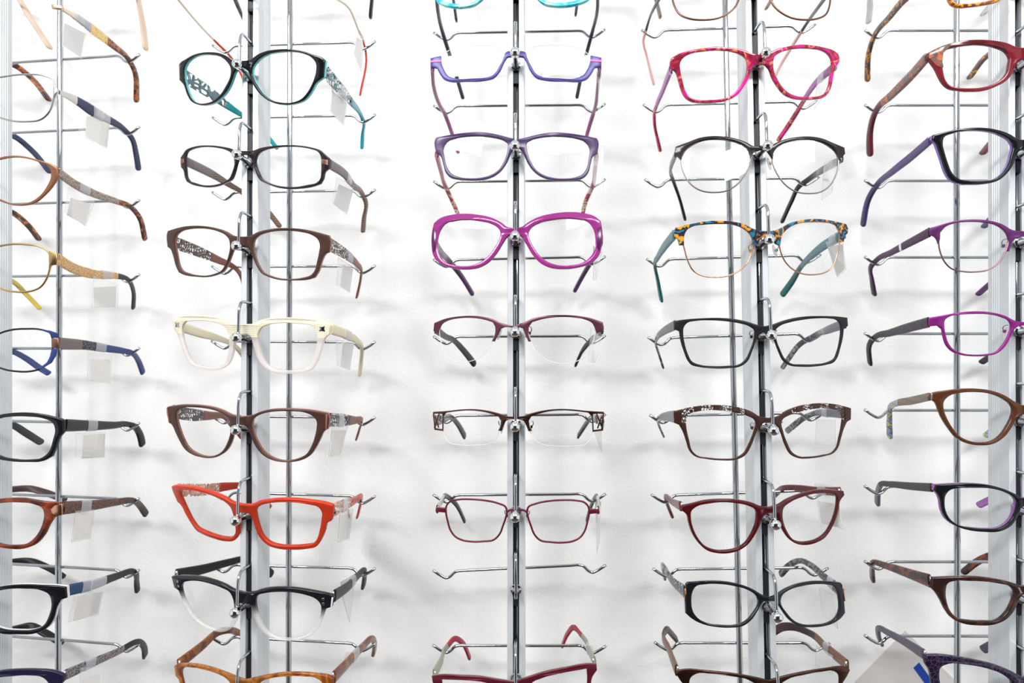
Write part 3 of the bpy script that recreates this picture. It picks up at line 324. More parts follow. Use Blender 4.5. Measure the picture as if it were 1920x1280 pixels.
{'id':'3i','desc':'dark red and sage green eyeglasses at the foot of the central rack','O':(-20.5,518.0,1201.0),'E':(0.0127,-0.1211,-0.064),'inner':[(12.7,-5.4),(13.8,-2.2),(23.1,1.8),(36.9,3.7),(58.7,4.6),(58.0,-4.4),(54.9,-14.6),(50.0,-21.8),(38.8,-24.2),(26.8,-23.1),(18.0,-17.9),(13.4,-10.8)],'mat':'redmetal','t':3,'style':'ring','outer':[(0.0,1.3),(12.5,3.9),(26.5,6.8),(42.9,7.9),(59.2,8.3),(66.9,7.1),(66.8,2.2),(62.6,-2.4),(58.9,-15.2),(52.3,-24.8),(39.8,-27.0),(25.2,-25.3),(15.1,-19.0),(9.5,-9.1),(7.5,-3.6),(4.9,-2.1),(0.0,-1.6)],'mat2':'sage','sharp':1,'th':(9,7,5,6),'tt':2.5,'TR':[(65.7,8.9,7.1,0.0),(60.9,43.1,1.2,0.426),(53.4,97.0,-8.1,1.0),(46.4,108.8,-5.2,1.317),(39.6,115.7,-13.2,1.564),(31.7,122.1,-28.5,2.0)],'SR':[('temple',0.97,'sage'),('temple_tip',2,'redtip2')],'TL':[(-65.7,8.9,6.5,0.0),(-68.2,44.8,1.4,0.482),(-72.0,89.1,-4.4,1.0),(-67.4,99.7,-3.0,1.265),(-62.8,106.7,-9.6,1.475),(-58.6,116.4,-30.7,2.0)],'SL':[('temple',0.97,'sage'),('temple_tip',2,'redtip2')]},
{'id':'4a','desc':'thin brown wire-rim eyeglasses with pink temple tips,topmost on the fourth rack','O':(176.0,518.0,1761.2),'E':(-0.1306,0.0025,0.0343),'inner':[(11.3,-4.7),(13.4,-13.2),(16.3,-18.5),(21.9,-23.7),(30.6,-27.7),(41.1,-28.3),(52.4,-25.9),(59.6,-21.3),(63.4,-13.4),(65.0,-4.6),(63.2,6.3),(56.1,12.6),(43.3,14.7),(28.5,12.8),(17.1,6.5)],'mat':'brownmetal','t':1.2,'style':'wire','bridge':[(11.4,-2.3),(7.8,0.7),(3.4,1.5),(0.0,1.5)],'endp':[(63.7,6.3),(70.0,7.6),(70.3,4.9),(64.0,3.7)],'th':(4,3.5,3,4.5),'tt':2,'TR':[(69.1,8.7,5.5,0.0),(73.1,41.3,13.3,0.444),(79.9,88.5,23.8,1.0),(74.5,106.0,14.6,1.437),(69.5,114.5,5.8,1.725),(64.2,119.6,-5.5,2.0)],'SR':[('temple',1,'slate'),('temple_tip',2,'pinktip')],'TL':[(-69.1,8.7,6.1,0.0),(-70.5,45.1,16.5,0.471),(-68.3,93.0,28.0,1.0),(-69.5,101.1,22.9,1.182),(-64.4,111.9,13.0,1.469),(-55.3,124.5,-11.1,2.0)],'SL':[('temple',1,'slate'),('temple_tip',2,'pinktip')]},
{'id':'4b','desc':'magenta and red tortoiseshell eyeglasses with orchid temples','O':(179.9,518.0,1700.4),'E':(0.121,-0.0645,0.1224),'inner':[(10.9,-3.1),(11.9,1.1),(17.3,5.0),(26.0,7.5),(35.6,8.7),(45.2,8.6),(54.6,7.8),(61.0,5.2),(64.3,1.3),(64.5,-6.1),(63.1,-13.6),(61.3,-21.1),(57.8,-26.7),(50.5,-29.6),(42.0,-30.2),(31.2,-29.6),(23.6,-26.8),(18.0,-21.8),(13.4,-14.6),(11.1,-8.4)],'mat':'tortmag','t':3.4,'style':'ring','outer':[(0.0,3.7),(6.3,4.6),(14.0,7.7),(23.7,9.7),(35.5,11.4),(47.2,10.9),(57.7,9.6),(66.1,7.8),(71.2,5.1),(72.3,1.0),(71.6,-2.2),(68.1,-5.7),(66.2,-12.3),(64.4,-19.8),(61.4,-26.4),(56.8,-30.2),(48.4,-31.9),(37.8,-32.4),(27.0,-31.1),(20.3,-28.0),(14.7,-21.9),(10.1,-14.7),(7.2,-7.5),(4.3,-4.4),(0.0,-3.7)],'th':(8,6,5,6),'tt':2.5,'TR':[(71.1,10.2,-2.9,0.0),(73.0,42.9,-6.7,0.474),(77.9,71.6,-13.6,0.858),(80.3,82.9,-16.7,1.0),(78.3,99.4,-28.6,1.491),(70.1,107.6,-43.1,2.0)],'SR':[('temple',0.8,'orchid'),('temple_tip',2,'tortmag')],'TL':[(-71.1,10.2,-3.2,0.0),(-64.9,49.2,-7.9,0.474),(-59.7,84.9,-11.9,0.85),(-56.6,100.2,-14.0,1.0),(-52.9,111.5,-23.9,1.34),(-48.4,118.5,-34.0,1.652),(-44.9,121.4,-46.5,2.0)],'SL':[('temple',0.8,'orchid'),('temple_tip',2,'tortmag')]},
{'id':'4c','desc':'round browline eyeglasses with black brow and thin metal lower rims','O':(179.9,518.0,1627.6),'E':(-0.0891,0.0353,-0.0435),'inner':[(8.8,-5.7),(10.8,-1.1),(17.6,4.1),(26.9,6.9),(36.3,8.1),(45.7,7.5),(54.0,4.0),(59.7,-0.8),(62.0,-7.0),(61.6,-13.9),(59.0,-22.1),(53.7,-30.3),(46.5,-35.2),(36.2,-37.0),(26.9,-35.8),(19.7,-31.4),(13.5,-23.6),(9.9,-15.8)],'mat':'blackbrown','t':3,'style':'band','outer':[(0.0,1.7),(6.1,1.1),(11.3,4.0),(19.7,7.5),(30.1,9.8),(38.4,10.5),(48.8,9.4),(57.1,6.5),(67.0,3.2),(67.5,-1.9),(65.4,-4.4),(62.5,-8.1),(61.7,-5.3),(59.2,0.3),(52.9,5.1),(44.6,7.8),(36.3,8.3),(26.9,7.2),(17.6,4.1),(11.4,-0.5),(9.3,-5.1),(8.8,-9.6),(6.7,-5.7),(4.6,-2.5),(0.0,-1.7)],'nylon':'gunmetal','pads':1,'th':(5.5,7,5,7),'tt':2.5,'TR':[(66.3,9.0,-5.0,0.0),(68.0,55.3,4.2,0.571),(70.3,96.0,11.1,1.0),(65.7,104.0,8.2,1.198),(62.9,114.5,-1.4,1.493),(56.0,124.9,-21.6,2.0)],'SR':[('temple',0.7,'greymetal'),('temple_tip',2,'mblack')],'TL':[(-66.3,9.0,-1.8,0.0),(-62.8,58.5,4.4,0.64),(-55.1,90.8,8.4,1.0),(-45.1,110.1,-4.4,1.498),(-37.9,120.8,-21.8,2.0)],'SL':[('temple',0.7,'greymetal'),('temple_tip',2,'mblack')]},
{'id':'4d','desc':'browline eyeglasses with blue and amber mottled brow and rose gold lower rims','O':(182.9,518.0,1557.7),'E':(0.096,-0.038,0.1327),'inner':[(10.8,-7.9),(12.4,-1.5),(18.4,4.5),(28.0,8.4),(39.6,9.3),(50.1,9.1),(59.4,7.9),(64.6,4.4),(66.6,-4.0),(65.3,-11.5),(62.9,-20.2),(58.8,-27.8),(52.6,-31.7),(42.2,-33.5),(31.6,-32.7),(21.9,-28.4),(15.3,-21.6),(12.0,-14.3)],'mat':'tortmulti','t':3.2,'style':'band','outer':[(0.0,2.0),(5.3,2.4),(11.8,4.3),(19.4,8.2),(29.1,10.4),(39.6,11.4),(50.1,11.0),(61.5,9.4),(71.8,7.4),(73.9,3.7),(73.4,-0.0),(70.4,-2.3),(69.4,-7.1),(66.3,-7.2),(65.7,1.3),(62.5,6.7),(54.3,8.9),(41.7,9.5),(29.1,8.5),(18.4,4.3),(12.8,-1.5),(10.9,-9.8),(7.5,-8.0),(5.9,-3.8),(0.0,-1.9)],'nylon':'rosegold','pads':1,'th':(9,8.5,5,8),'tt':2.6,'TR':[(72.7,10.5,-0.1,0.0),(72.1,38.3,-7.1,0.412),(73.1,65.3,-16.7,0.782),(75.0,82.3,-24.2,1.0),(75.7,97.9,-36.2,1.462),(69.8,107.2,-50.1,2.0)],'SR':[('temple',0.95,'tealgrey'),('temple_tip',2,'tealdark')],'TL':[(-72.7,10.5,1.6,0.0),(-69.3,41.4,-3.9,0.377),(-64.0,78.5,-11.5,0.778),(-59.5,101.1,-16.8,1.0),(-53.2,113.1,-29.7,1.374),(-46.1,122.5,-52.7,2.0)],'SL':[('temple',0.95,'tealgrey'),('temple_tip',2,'tealdark')]},
{'id':'4e','desc':'matte black rectangular metal eyeglasses on the fourth rack','O':(180.4,518.0,1480.9),'E':(0.0574,-0.019,0.0517),'inner':[(8.7,-4.2),(8.6,-0.8),(12.0,2.4),(19.7,5.1),(29.7,6.9),(41.7,8.0),(53.8,7.8),(60.3,6.4),(63.1,3.1),(63.7,-2.1),(62.7,-10.1),(60.1,-19.3),(57.5,-24.4),(51.0,-27.4),(41.1,-28.6),(30.1,-28.5),(20.1,-27.2),(15.6,-23.3),(12.2,-16.6),(9.3,-8.7)],'mat':'mblack','t':1.8,'style':'ring','outer':[(0.0,2.6),(6.3,3.9),(14.2,6.6),(24.1,8.8),(35.1,9.9),(48.3,9.9),(61.4,9.3),(70.1,8.3),(70.7,1.5),(66.9,-0.3),(65.9,-7.8),(63.3,-16.9),(60.7,-23.8),(58.0,-27.3),(51.0,-29.4),(40.1,-30.6),(29.0,-30.5),(19.1,-28.9),(14.5,-25.6),(10.5,-17.7),(7.0,-8.7),(4.7,-4.3),(2.5,-3.0),(0.0,-2.7)],'pads':1,'th':(8.5,7.5,5,7),'tt':2,'TR':[(69.5,9.1,3.6,0.0),(74.8,48.1,-1.7,0.523),(80.8,89.1,-8.3,1.0),(74.5,101.7,-15.8,1.333),(69.0,111.1,-28.3,1.693),(62.9,114.8,-39.5,2.0)],'SR':[('temple',0.6,'greymetal'),('temple_tip',2,'tortgrey')],'TL':[(-69.5,9.1,4.7,0.0),(-69.3,43.0,0.4,0.423),(-67.8,78.0,-6.1,0.811),(-64.7,96.5,-11.1,1.0),(-57.8,112.4,-23.2,1.47),(-51.8,120.9,-36.9,2.0)],'SL':[('temple',0.6,'greymetal'),('temple_tip',2,'tortgrey')]},
{'id':'4f','desc':'dark brown cat-eye eyeglasses with a lattice cut along the brow','O':(182.1,518.0,1408.7),'E':(0.0883,-0.0104,0.1308),'inner':[(10.8,-1.8),(11.8,0.5),(16.4,3.3),(25.5,6.0),(36.6,7.9),(47.6,8.4),(57.4,7.0),(62.8,4.9),(64.9,0.4),(64.6,-6.4),(62.6,-15.5),(59.8,-24.5),(56.0,-27.9),(47.2,-29.5),(36.1,-30.3),(26.1,-29.4),(20.5,-26.1),(16.1,-18.7),(12.2,-8.6)],'mat':'lattice','t':1.6,'style':'ring','outer':[(0.0,2.0),(7.2,3.2),(14.2,7.3),(24.4,10.7),(36.7,12.4),(48.8,12.4),(61.8,10.6),(74.1,7.2),(74.1,-2.1),(70.3,-3.7),(67.5,-8.8),(64.8,-16.7),(62.0,-24.6),(58.1,-28.5),(49.4,-30.6),(37.2,-31.7),(25.0,-30.9),(18.8,-27.8),(13.8,-19.9),(9.9,-9.7),(6.5,-4.1),(4.2,-2.5),(0.0,-2.0)],'pads':1,'th':(10,8,5,7),'tt':1.8,'TR':[(72.9,9.7,3.0,0.0),(79.3,48.9,-3.1,0.568),(84.7,82.6,-9.7,1.0),(82.0,97.3,-17.7,1.401),(79.1,104.6,-24.4,1.685),(73.7,109.0,-31.4,2.0)],'SR':[('temple',0.8,'greymetal'),('temple_tip',2,'tortgrey')],'TL':[(-72.9,9.7,2.5,0.0),(-66.5,49.4,-3.9,0.474),(-60.8,83.7,-10.9,0.834),(-57.3,100.8,-15.8,1.0),(-48.1,119.1,-28.8,1.598),(-43.6,124.0,-36.1,2.0)],'SL':[('temple',0.8,'greymetal'),('temple_tip',2,'tortgrey')]},
{'id':'4g','desc':'dark red cat-eye eyeglasses on the fourth rack','O':(181.5,518.0,1338.3),'E':(0.1422,-0.0507,0.2076),'inner':[(11.0,-3.6),(11.7,0.6),(18.5,5.3),(28.3,8.0),(39.2,9.3),(49.9,8.6),(59.1,6.5),(63.0,3.1),(63.4,-2.4),(61.7,-10.7),(57.7,-19.2),(52.3,-25.6),(44.3,-29.4),(36.1,-30.1),(27.9,-29.2),(20.9,-25.9),(15.4,-18.6),(11.9,-10.5)],'mat':'redplastic','t':3.4,'style':'ring','outer':[(0.0,2.6),(7.1,3.7),(14.3,7.1),(25.6,10.2),(39.2,11.6),(52.6,11.1),(63.0,8.7),(69.5,7.4),(70.8,3.9),(66.3,-0.3),(64.9,-6.5),(62.3,-14.9),(57.7,-22.7),(51.0,-29.2),(42.9,-31.9),(33.4,-32.4),(25.1,-30.5),(18.1,-26.1),(12.5,-18.8),(8.3,-10.8),(6.3,-5.4),(4.8,-2.7),(0.0,-2.2)],'th':(8,6,5,6),'tt':2.8,'TR':[(69.6,9.9,5.4,0.0),(67.8,36.7,-2.2,0.408),(66.2,63.1,-8.7,0.773),(64.9,80.6,-14.5,1.0),(68.8,96.3,-23.8,1.485),(68.4,104.6,-31.7,2.0)],'SR':[('temple',2,'redbrown')],'TL':[(-69.6,9.9,5.7,0.0),(-56.9,53.5,-7.8,0.516),(-42.6,102.2,-22.9,1.0),(-35.8,113.0,-34.1,1.359),(-27.0,122.1,-50.2,2.0)],'SL':[('temple',2,'redbrown')]},
{'id':'4h','desc':'glossy black oval eyeglasses with rose gold hinges and jewelled temples','O':(180.1,518.0,1269.0),'E':(-0.1513,0.0323,0.1337),'inner':[(9.0,-1.3),(10.4,2.5),(17.0,6.9),(27.7,9.7),(39.6,11.0),(50.1,10.5),(57.4,8.6),(60.1,4.0),(61.0,-2.3),(60.0,-9.8),(56.3,-14.7),(48.7,-18.2),(38.3,-19.2),(27.7,-18.8),(19.6,-15.8),(13.8,-10.1)],'mat':'black','t':3.4,'style':'ring','outer':[(0.0,1.3),(6.2,3.8),(12.9,7.6),(23.5,11.3),(36.8,13.3),(51.3,13.0),(63.1,11.8),(64.7,10.3),(65.4,0.0),(65.4,-11.3),(61.4,-14.9),(52.6,-19.0),(43.6,-20.6),(31.8,-20.9),(22.4,-19.6),(14.8,-14.5),(9.6,-7.6),(6.6,-3.2),(4.4,-1.3),(0.0,-1.3)],'patch':[('side_plate',[(66.08,7.01),(65.05,7.05),(65.37,-2.48),(66.4,-2.52)],'rosegold')],'th':(10,7,5,7),'tt':2.6,'TR':[(64.2,8.8,5.3,0.0),(68.3,36.3,11.0,0.406),(72.5,63.8,16.8,0.775),(73.5,82.7,17.9,1.0),(72.5,100.0,11.6,1.434),(68.6,113.2,0.3,2.0)],'SR':[('temple',0.5,'jewel'),('temple_tip',2,'tortgrey')],'TL':[(-64.2,8.8,3.8,0.0),(-60.1,50.6,5.5,0.491),(-51.9,100.9,10.6,1.0),(-45.3,117.5,3.1,1.438),(-40.5,128.9,-5.4,2.0)],'SL':[('temple',0.5,'jewel'),('temple_tip',2,'tortgrey')]},
{'id':'4i','desc':'dark bronze metal eyeglasses with tan temples at the foot of the fourth rack','O':(178.5,518.0,1204.5),'E':(0.0489,0.02,0.1233),'inner':[(9.2,-2.4),(15.5,2.6),(28.9,5.4),(44.6,6.7),(56.3,6.0),(60.1,3.0),(61.2,-3.1),(58.4,-13.6),(54.3,-21.3),(42.6,-23.9),(29.5,-23.4),(18.9,-18.5),(12.4,-10.4)],'mat':'bronze','t':1.8,'style':'ring','outer':[(0.0,2.6),(12.8,5.6),(28.9,8.0),(48.6,9.2),(64.1,9.2),(69.1,8.0),(71.4,5.2),(68.3,0.3),(64.4,-4.7),(61.5,-15.2),(56.8,-24.2),(43.8,-26.6),(28.1,-26.0),(16.2,-21.1),(9.7,-11.8),(5.8,-3.8),(3.8,-2.7),(0.0,-2.5)],'th':(9,8,6,8),'tt':3,'TR':[(70.2,9.2,8.2,0.0),(75.7,48.4,3.6,0.555),(80.7,84.3,-0.4,1.0),(73.6,101.5,-2.6,1.45),(68.4,107.6,-5.6,1.662),(59.5,113.0,-14.2,2.0)],'SR':[('temple',0.85,'tanbrown'),('temple_tip',2,'browntip2')],'TL':[(-70.2,9.2,6.6,0.0),(-61.0,53.7,0.2,0.529),(-50.2,100.3,-6.1,1.0),(-45.6,107.5,-6.7,1.196),(-37.9,116.6,-14.6,1.514),(-29.4,123.6,-24.6,2.0)],'SL':[('temple',0.85,'tanbrown'),('temple_tip',2,'browntip2')]},
{'id':'5a','desc':'amber tortoiseshell eyeglasses,topmost on the rightmost rack','O':(389.5,518.0,1762.6),'E':(0.05,0.0,0.09),'inner':[(11.6,-4.8),(14.9,1.6),(27.6,6.8),(41.9,7.7),(55.9,5.5),(61.7,1.1),(60.7,-6.4),(57.7,-14.1),(54.2,-18.6),(50.7,-20.1),(41.7,-20.3),(30.5,-19.0),(22.1,-17.0),(15.8,-11.2)],'mat':'tortamber','t':3.4,'style':'ring','outer':[(0.0,3.3),(1.8,3.4),(12.8,7.0),(25.5,9.7),(40.9,10.6),(55.9,9.3),(67.6,5.9),(71.4,0.9),(65.6,-3.9),(61.2,-10.7),(58.7,-16.2),(56.7,-20.1),(52.7,-22.5),(41.7,-22.7),(30.5,-21.4),(21.1,-19.2),(13.7,-13.3),(8.3,-6.8),(1.7,-3.5),(0.0,-3.3)],'th':(8,7,5,7),'tt':3,'TR':[(101.4,18.3,4.9,0.0),(98.4,47.0,2.9,0.456),(96.5,85.1,-4.0,1.0),(81.7,98.0,-6.1,1.303),(62.7,108.9,-10.7,1.624),(44.7,114.9,-34.0,2.0)],'SR':[('temple',2,'tortamber2')],'TL':[(-70.2,10.0,0.8,0.0),(-69.9,41.0,3.3,0.379),(-65.9,68.7,1.1,0.689),(-60.8,99.4,-1.9,1.0),(-57.6,112.8,-11.8,1.379),(-52.1,123.6,-35.3,2.0)],'SL':[('temple',2,'tortamber2')]},
{'id':'5b','desc':'red eyeglasses with mottled orange and grey temples on the rightmost rack','O':(387.5,518.0,1700.8),'E':(0.05,0.0,0.09),'inner':[(12.6,-8.2),(12.1,-4.0),(14.8,0.8),(22.2,4.5),(32.6,6.8),(42.7,7.0),(52.7,5.8),(60.5,3.6),(63.4,0.6),(63.5,-5.8),(62.8,-13.4),(61.3,-19.8),(58.3,-24.3),(51.4,-26.7),(41.5,-27.6),(31.3,-26.7),(23.0,-23.6),(16.8,-18.9),(13.6,-13.5)],'mat':'redtort','t':3.4,'style':'ring','outer':[(0.0,4.5),(1.8,4.4),(7.3,5.1),(13.8,7.7),(25.4,10.0),(37.7,10.9),(49.7,10.3),(59.6,8.3),(68.3,5.1),(73.5,2.3),(73.8,-2.0),(71.6,-5.3),(68.1,-10.9),(65.2,-17.5),(62.3,-23.0),(58.3,-26.9),(51.4,-29.0),(41.4,-30.0),(31.3,-29.4),(22.0,-26.3),(13.5,-21.0),(9.3,-14.6),(6.1,-8.2),(1.7,-4.9),(0.0,-4.5)],'patch':[('corner_inlay',[(73.43,1.88),(68.26,4.83),(59.36,8.01),(57.79,6.64),(63.2,1.08),(63.83,-5.82),(62.93,-10.36),(65.25,-10.54),(68.36,-8.53),(71.37,-4.48),(73.4,-1.98)],'torttemple')],'th':(8.5,9,6,8),'tt':3.5,'TR':[(100.8,18.1,4.1,0.0),(97.9,46.7,-2.4,0.457),(96.1,84.6,-15.0,1.0),(82.6,99.0,-17.9,1.353),(66.4,110.5,-35.1,1.778),(57.1,113.1,-47.5,2.0)],'SR':[('temple',0.85,'torttemple'),('temple_tip',2,'maroon')],'TL':[(-72.6,10.5,-0.4,0.0),(-68.5,33.8,-4.3,0.296),(-63.9,67.0,-8.6,0.677),(-59.2,98.7,-13.0,1.0),(-57.3,106.9,-19.1,1.218),(-54.2,115.0,-28.0,1.486),(-49.2,122.7,-48.5,2.0)],'SL':[('temple',0.85,'torttemple'),('temple_tip',2,'maroon')]},
{'id':'5c','desc':'black eyeglasses with lilac inner edge and violet temples','O':(385.1,518.0,1627.0),'E':(0.05,0.0,0.09),'inner':[(9.9,-0.4),(11.5,2.8),(17.9,7.0),(27.3,10.2),(37.5,11.4),(47.5,11.1),(56.3,9.2),(62.1,6.3),(63.1,1.5),(61.6,-6.0),(59.1,-14.6),(56.1,-22.1),(52.1,-26.4),(43.2,-28.7),(33.1,-28.9),(23.9,-27.3),(17.7,-22.6),(13.5,-16.3),(10.9,-7.8)],'mat':'black','t':4.4,'style':'ring','outer':[(0.0,3.8),(1.8,3.7),(6.2,4.4),(12.6,8.0),(22.2,11.4),(32.5,13.1),(43.5,13.3),(53.4,12.3),(62.2,10.5),(69.8,8.7),(70.6,5.1),(68.4,2.8),(65.9,-3.7),(62.9,-13.4),(60.0,-22.0),(56.0,-27.9),(51.1,-30.5),(41.2,-31.4),(31.1,-31.0),(21.8,-28.9),(15.6,-24.2),(10.3,-17.3),(7.1,-8.8),(5.0,-5.1),(1.7,-4.0),(0.0,-3.8)],'mat2':'lilac','th':(7,7.5,5.5,7),'tt':3,'TR':[(100.0,18.3,9.5,0.0),(97.4,46.6,2.4,0.451),(96.1,84.7,-12.0,1.0),(82.9,99.3,-16.4,1.361),(67.3,110.6,-34.9,1.792),(58.6,113.0,-46.2,2.0)],'SR':[('temple',0.9,'lilacdark'),('temple_tip',2,'indigo')],'TL':[(-69.4,10.3,5.6,0.0),(-65.5,37.4,0.7,0.341),(-61.4,70.0,-4.4,0.708),(-57.3,98.7,-9.6,1.0),(-57.0,111.5,-19.4,1.352),(-55.5,123.4,-44.4,2.0)],'SL':[('temple',0.9,'lilacdark'),('temple_tip',2,'indigo')]},
{'id':'5d','desc':'purple metal eyeglasses with thin lower rims on the rightmost rack','O':(382.8,518.0,1555.9),'E':(0.05,0.0,0.09),'inner':[(11.9,-3.9),(13.6,0.3),(21.0,6.6),(31.2,9.2),(41.3,10.0),(51.2,9.4),(59.9,6.4),(64.2,1.8),(64.6,-6.7),(63.1,-15.2),(59.7,-22.6),(54.8,-27.5),(46.9,-29.6),(37.0,-30.0),(26.9,-28.1),(19.7,-22.9),(15.5,-16.6),(12.9,-10.2)],'mat':'purplemetal','t':1.8,'style':'band','outer':[(0.0,2.1),(3.9,2.2),(9.3,2.9),(17.8,7.6),(29.2,10.6),(41.3,11.3),(52.1,10.5),(61.8,8.1),(69.9,5.6),(71.3,3.5),(70.8,-0.7),(68.4,-1.5),(66.0,-4.5),(65.1,-7.5),(64.2,-4.6),(63.9,1.2),(59.9,5.9),(51.2,9.1),(41.3,9.7),(31.2,8.9),(21.5,6.4),(14.6,0.8),(12.3,-5.0),(13.4,-13.9),(11.9,-13.9),(10.3,-8.1),(7.1,-3.9),(3.9,-2.3),(0.0,-2.1)],'nylon':'mauvemetal','pads':1,'th':(8,7,5,7),'tt':2.2,'TR':[(99.4,16.8,4.6,0.0),(97.1,46.5,0.7,0.463),(96.0,84.8,-11.1,1.0),(82.7,99.0,-14.6,1.348),(66.9,109.7,-27.7,1.719),(53.3,113.8,-41.1,2.0)],'SR':[('temple',0.5,'purplemetal2'),('temple_band',0.54,'pearl'),('temple_tip',2,'purplemetal2')],'TL':[(-70.1,9.2,2.1,0.0),(-66.4,35.3,-1.4,0.326),(-61.6,68.7,-5.9,0.7),(-57.3,98.7,-10.1,1.0),(-57.0,106.8,-14.8,1.21),(-49.6,116.8,-26.6,1.567),(-43.3,122.5,-41.7,2.0)],'SL':[('temple',0.5,'purplemetal2'),('temple_band',0.54,'pearl'),('temple_tip',2,'purplemetal2')]},
{'id':'5e','desc':'bright magenta metal eyeglasses with dark plum temples','O':(380.6,518.0,1484.9),'E':(0.05,0.0,0.09),'inner':[(11.0,-1.0),(12.1,1.7),(18.3,5.1),(28.1,7.3),(38.8,7.5),(49.3,6.9),(56.5,5.6),(60.0,2.8),(60.5,-2.2),(59.4,-8.9),(57.3,-15.6),(53.2,-20.7),(46.9,-23.4),(38.5,-24.3),(30.0,-23.9),(22.4,-22.2),(17.0,-16.6),(12.6,-8.8)],'mat':'magentametal','t':1.6,'style':'ring','outer':[(0.0,1.4),(1.3,1.4),(7.1,2.3),(15.0,6.2),(26.0,8.9),(38.8,9.7),(50.3,8.7),(60.6,6.7),(71.2,4.7),(71.6,-2.2),(65.6,-1.7),(62.5,-4.5),(61.5,-10.1),(59.4,-16.8),(55.2,-21.8),(49.0,-24.5),(38.5,-25.8),(28.9,-25.3),(21.3,-23.5),(14.7,-17.7),(10.3,-9.9),(7.0,-3.8),(2.4,-1.6),(0.0,-1.4)],'pads':1,'th':(8.5,8,5.5,7.5),'tt':2.2,'TR':[(100.5,17.1,2.5,0.0),(98.1,46.2,-3.6,0.459),(95.1,84.7,-13.6,1.0),(82.0,101.0,-17.8,1.413),(67.7,110.6,-27.5,1.77),(56.8,113.7,-35.9,2.0)],'SR':[('temple',1,'plumpat'),('temple_tip',2,'mblack')],'TL':[(-70.4,9.2,1.1,0.0),(-66.3,37.2,-2.4,0.349),(-61.0,73.2,-7.3,0.748),(-57.3,98.6,-10.7,1.0),(-56.0,108.9,-16.8,1.273),(-47.0,123.0,-38.4,2.0)],'SL':[('temple',1,'plumpat'),('temple_tip',2,'mblack')]},
{'id':'5f','desc':'translucent brown cat-eye eyeglasses on the rightmost rack','O':(378.4,518.0,1417.7),'E':(0.05,0.0,0.09),'inner':[(9.2,-0.3),(10.4,3.0),(17.1,8.5),(26.9,12.4),(38.7,13.6),(49.1,12.9),(57.2,10.4),(61.1,5.9),(61.2,0.3),(59.1,-6.3),(55.0,-14.0),(49.8,-20.6),(42.5,-24.4),(34.1,-25.7),(26.6,-24.8),(19.1,-20.3),(13.6,-12.5),(10.3,-5.9)],'mat':'amberbrown','t':3.4,'style':'ring','outer':[(0.0,3.5),(1.3,3.5),(7.0,5.8),(16.0,11.3),(27.0,15.1),(38.7,16.4),(49.1,16.1),(59.3,14.6),(67.4,13.0),(69.8,11.9),(70.3,7.4),(66.8,5.2),(64.7,0.2),(62.2,-6.4),(57.0,-15.2),(50.8,-22.9),(42.5,-26.9),(34.1,-27.9),(25.5,-27.0),(16.8,-21.9),(10.2,-13.6),(5.8,-5.9),(1.3,-3.7),(0.0,-3.5)],'patch':[('edge_strip',[(70.35,12.2),(69.65,12.21),(69.62,7.41),(70.32,7.39)],'chrome')],'th':(6.5,7,5.5,7),'tt':3,'TR':[(99.8,17.7,8.5,0.0),(97.9,46.3,-1.1,0.456),(95.1,84.8,-13.0,1.0),(86.2,97.8,-17.2,1.325),(72.4,109.2,-28.8,1.723),(60.9,113.2,-39.5,2.0)],'SR':[('temple',0.75,'tanstripe'),('temple_tip',2,'bluepat')],'TL':[(-69.1,9.8,9.3,0.0),(-58.6,46.0,2.4,0.451),(-48.3,81.7,-3.8,0.841),(-42.9,97.4,-8.8,1.0),(-35.6,109.9,-21.0,1.364),(-27.8,121.1,-41.7,2.0)],'SL':[('temple',0.75,'tanstripe'),('temple_tip',2,'bluepat')]},
{'id':'5g','desc':'black eyeglasses with violet inner edge on the rightmost rack','O':(376.1,518.0,1346.7),'E':(0.05,0.0,0.09),'inner':[(7.0,1.0),(8.3,3.0),(16.4,7.7),(26.9,10.3),(39.6,11.2),(50.8,10.1),(56.9,8.3),(59.9,4.2),(60.5,-1.2),(59.2,-9.1),(55.5,-15.0),(49.4,-18.8),(39.4,-20.5),(29.2,-21.0),(20.1,-20.2),(12.2,-14.9),(7.6,-5.6)],'mat':'black','t':4.4,'style':'ring','outer':[(0.0,3.0),(1.5,3.0),(8.4,6.4),(17.7,10.4),(29.5,13.2),(42.2,14.0),(54.5,13.5),(66.7,12.3),(67.8,7.9),(65.4,5.3),(63.6,1.4),(62.3,-6.6),(59.2,-13.8),(53.1,-18.9),(44.4,-22.0),(31.7,-23.4),(20.1,-22.9),(10.8,-18.2),(5.5,-9.6),(3.5,-4.3),(0.0,-3.0)],'mat2':'violetin','th':(7,6.5,5,7),'tt':3,'TR':[(97.9,17.7,5.9,0.0),(96.6,44.2,-2.5,0.425),(94.3,84.8,-13.8,1.0),(83.7,98.7,-17.1,1.346),(67.5,110.1,-26.3,1.741),(54.6,114.0,-34.5,2.0)],'SR':[('temple',1.05,'blackgrey'),('temple_tip',2,'violetin')],'TL':[(-66.6,9.8,9.0,0.0),(-60.0,46.3,1.6,0.452),(-53.8,80.5,-4.8,0.825),(-50.6,98.1,-8.9,1.0),(-45.3,111.0,-18.9,1.368),(-38.8,122.4,-34.9,2.0)],'SL':[('temple',1,'blackgrey'),('temple_tip',1.05,'blackgrey'),('temple_tip',2,'greyblue')]},
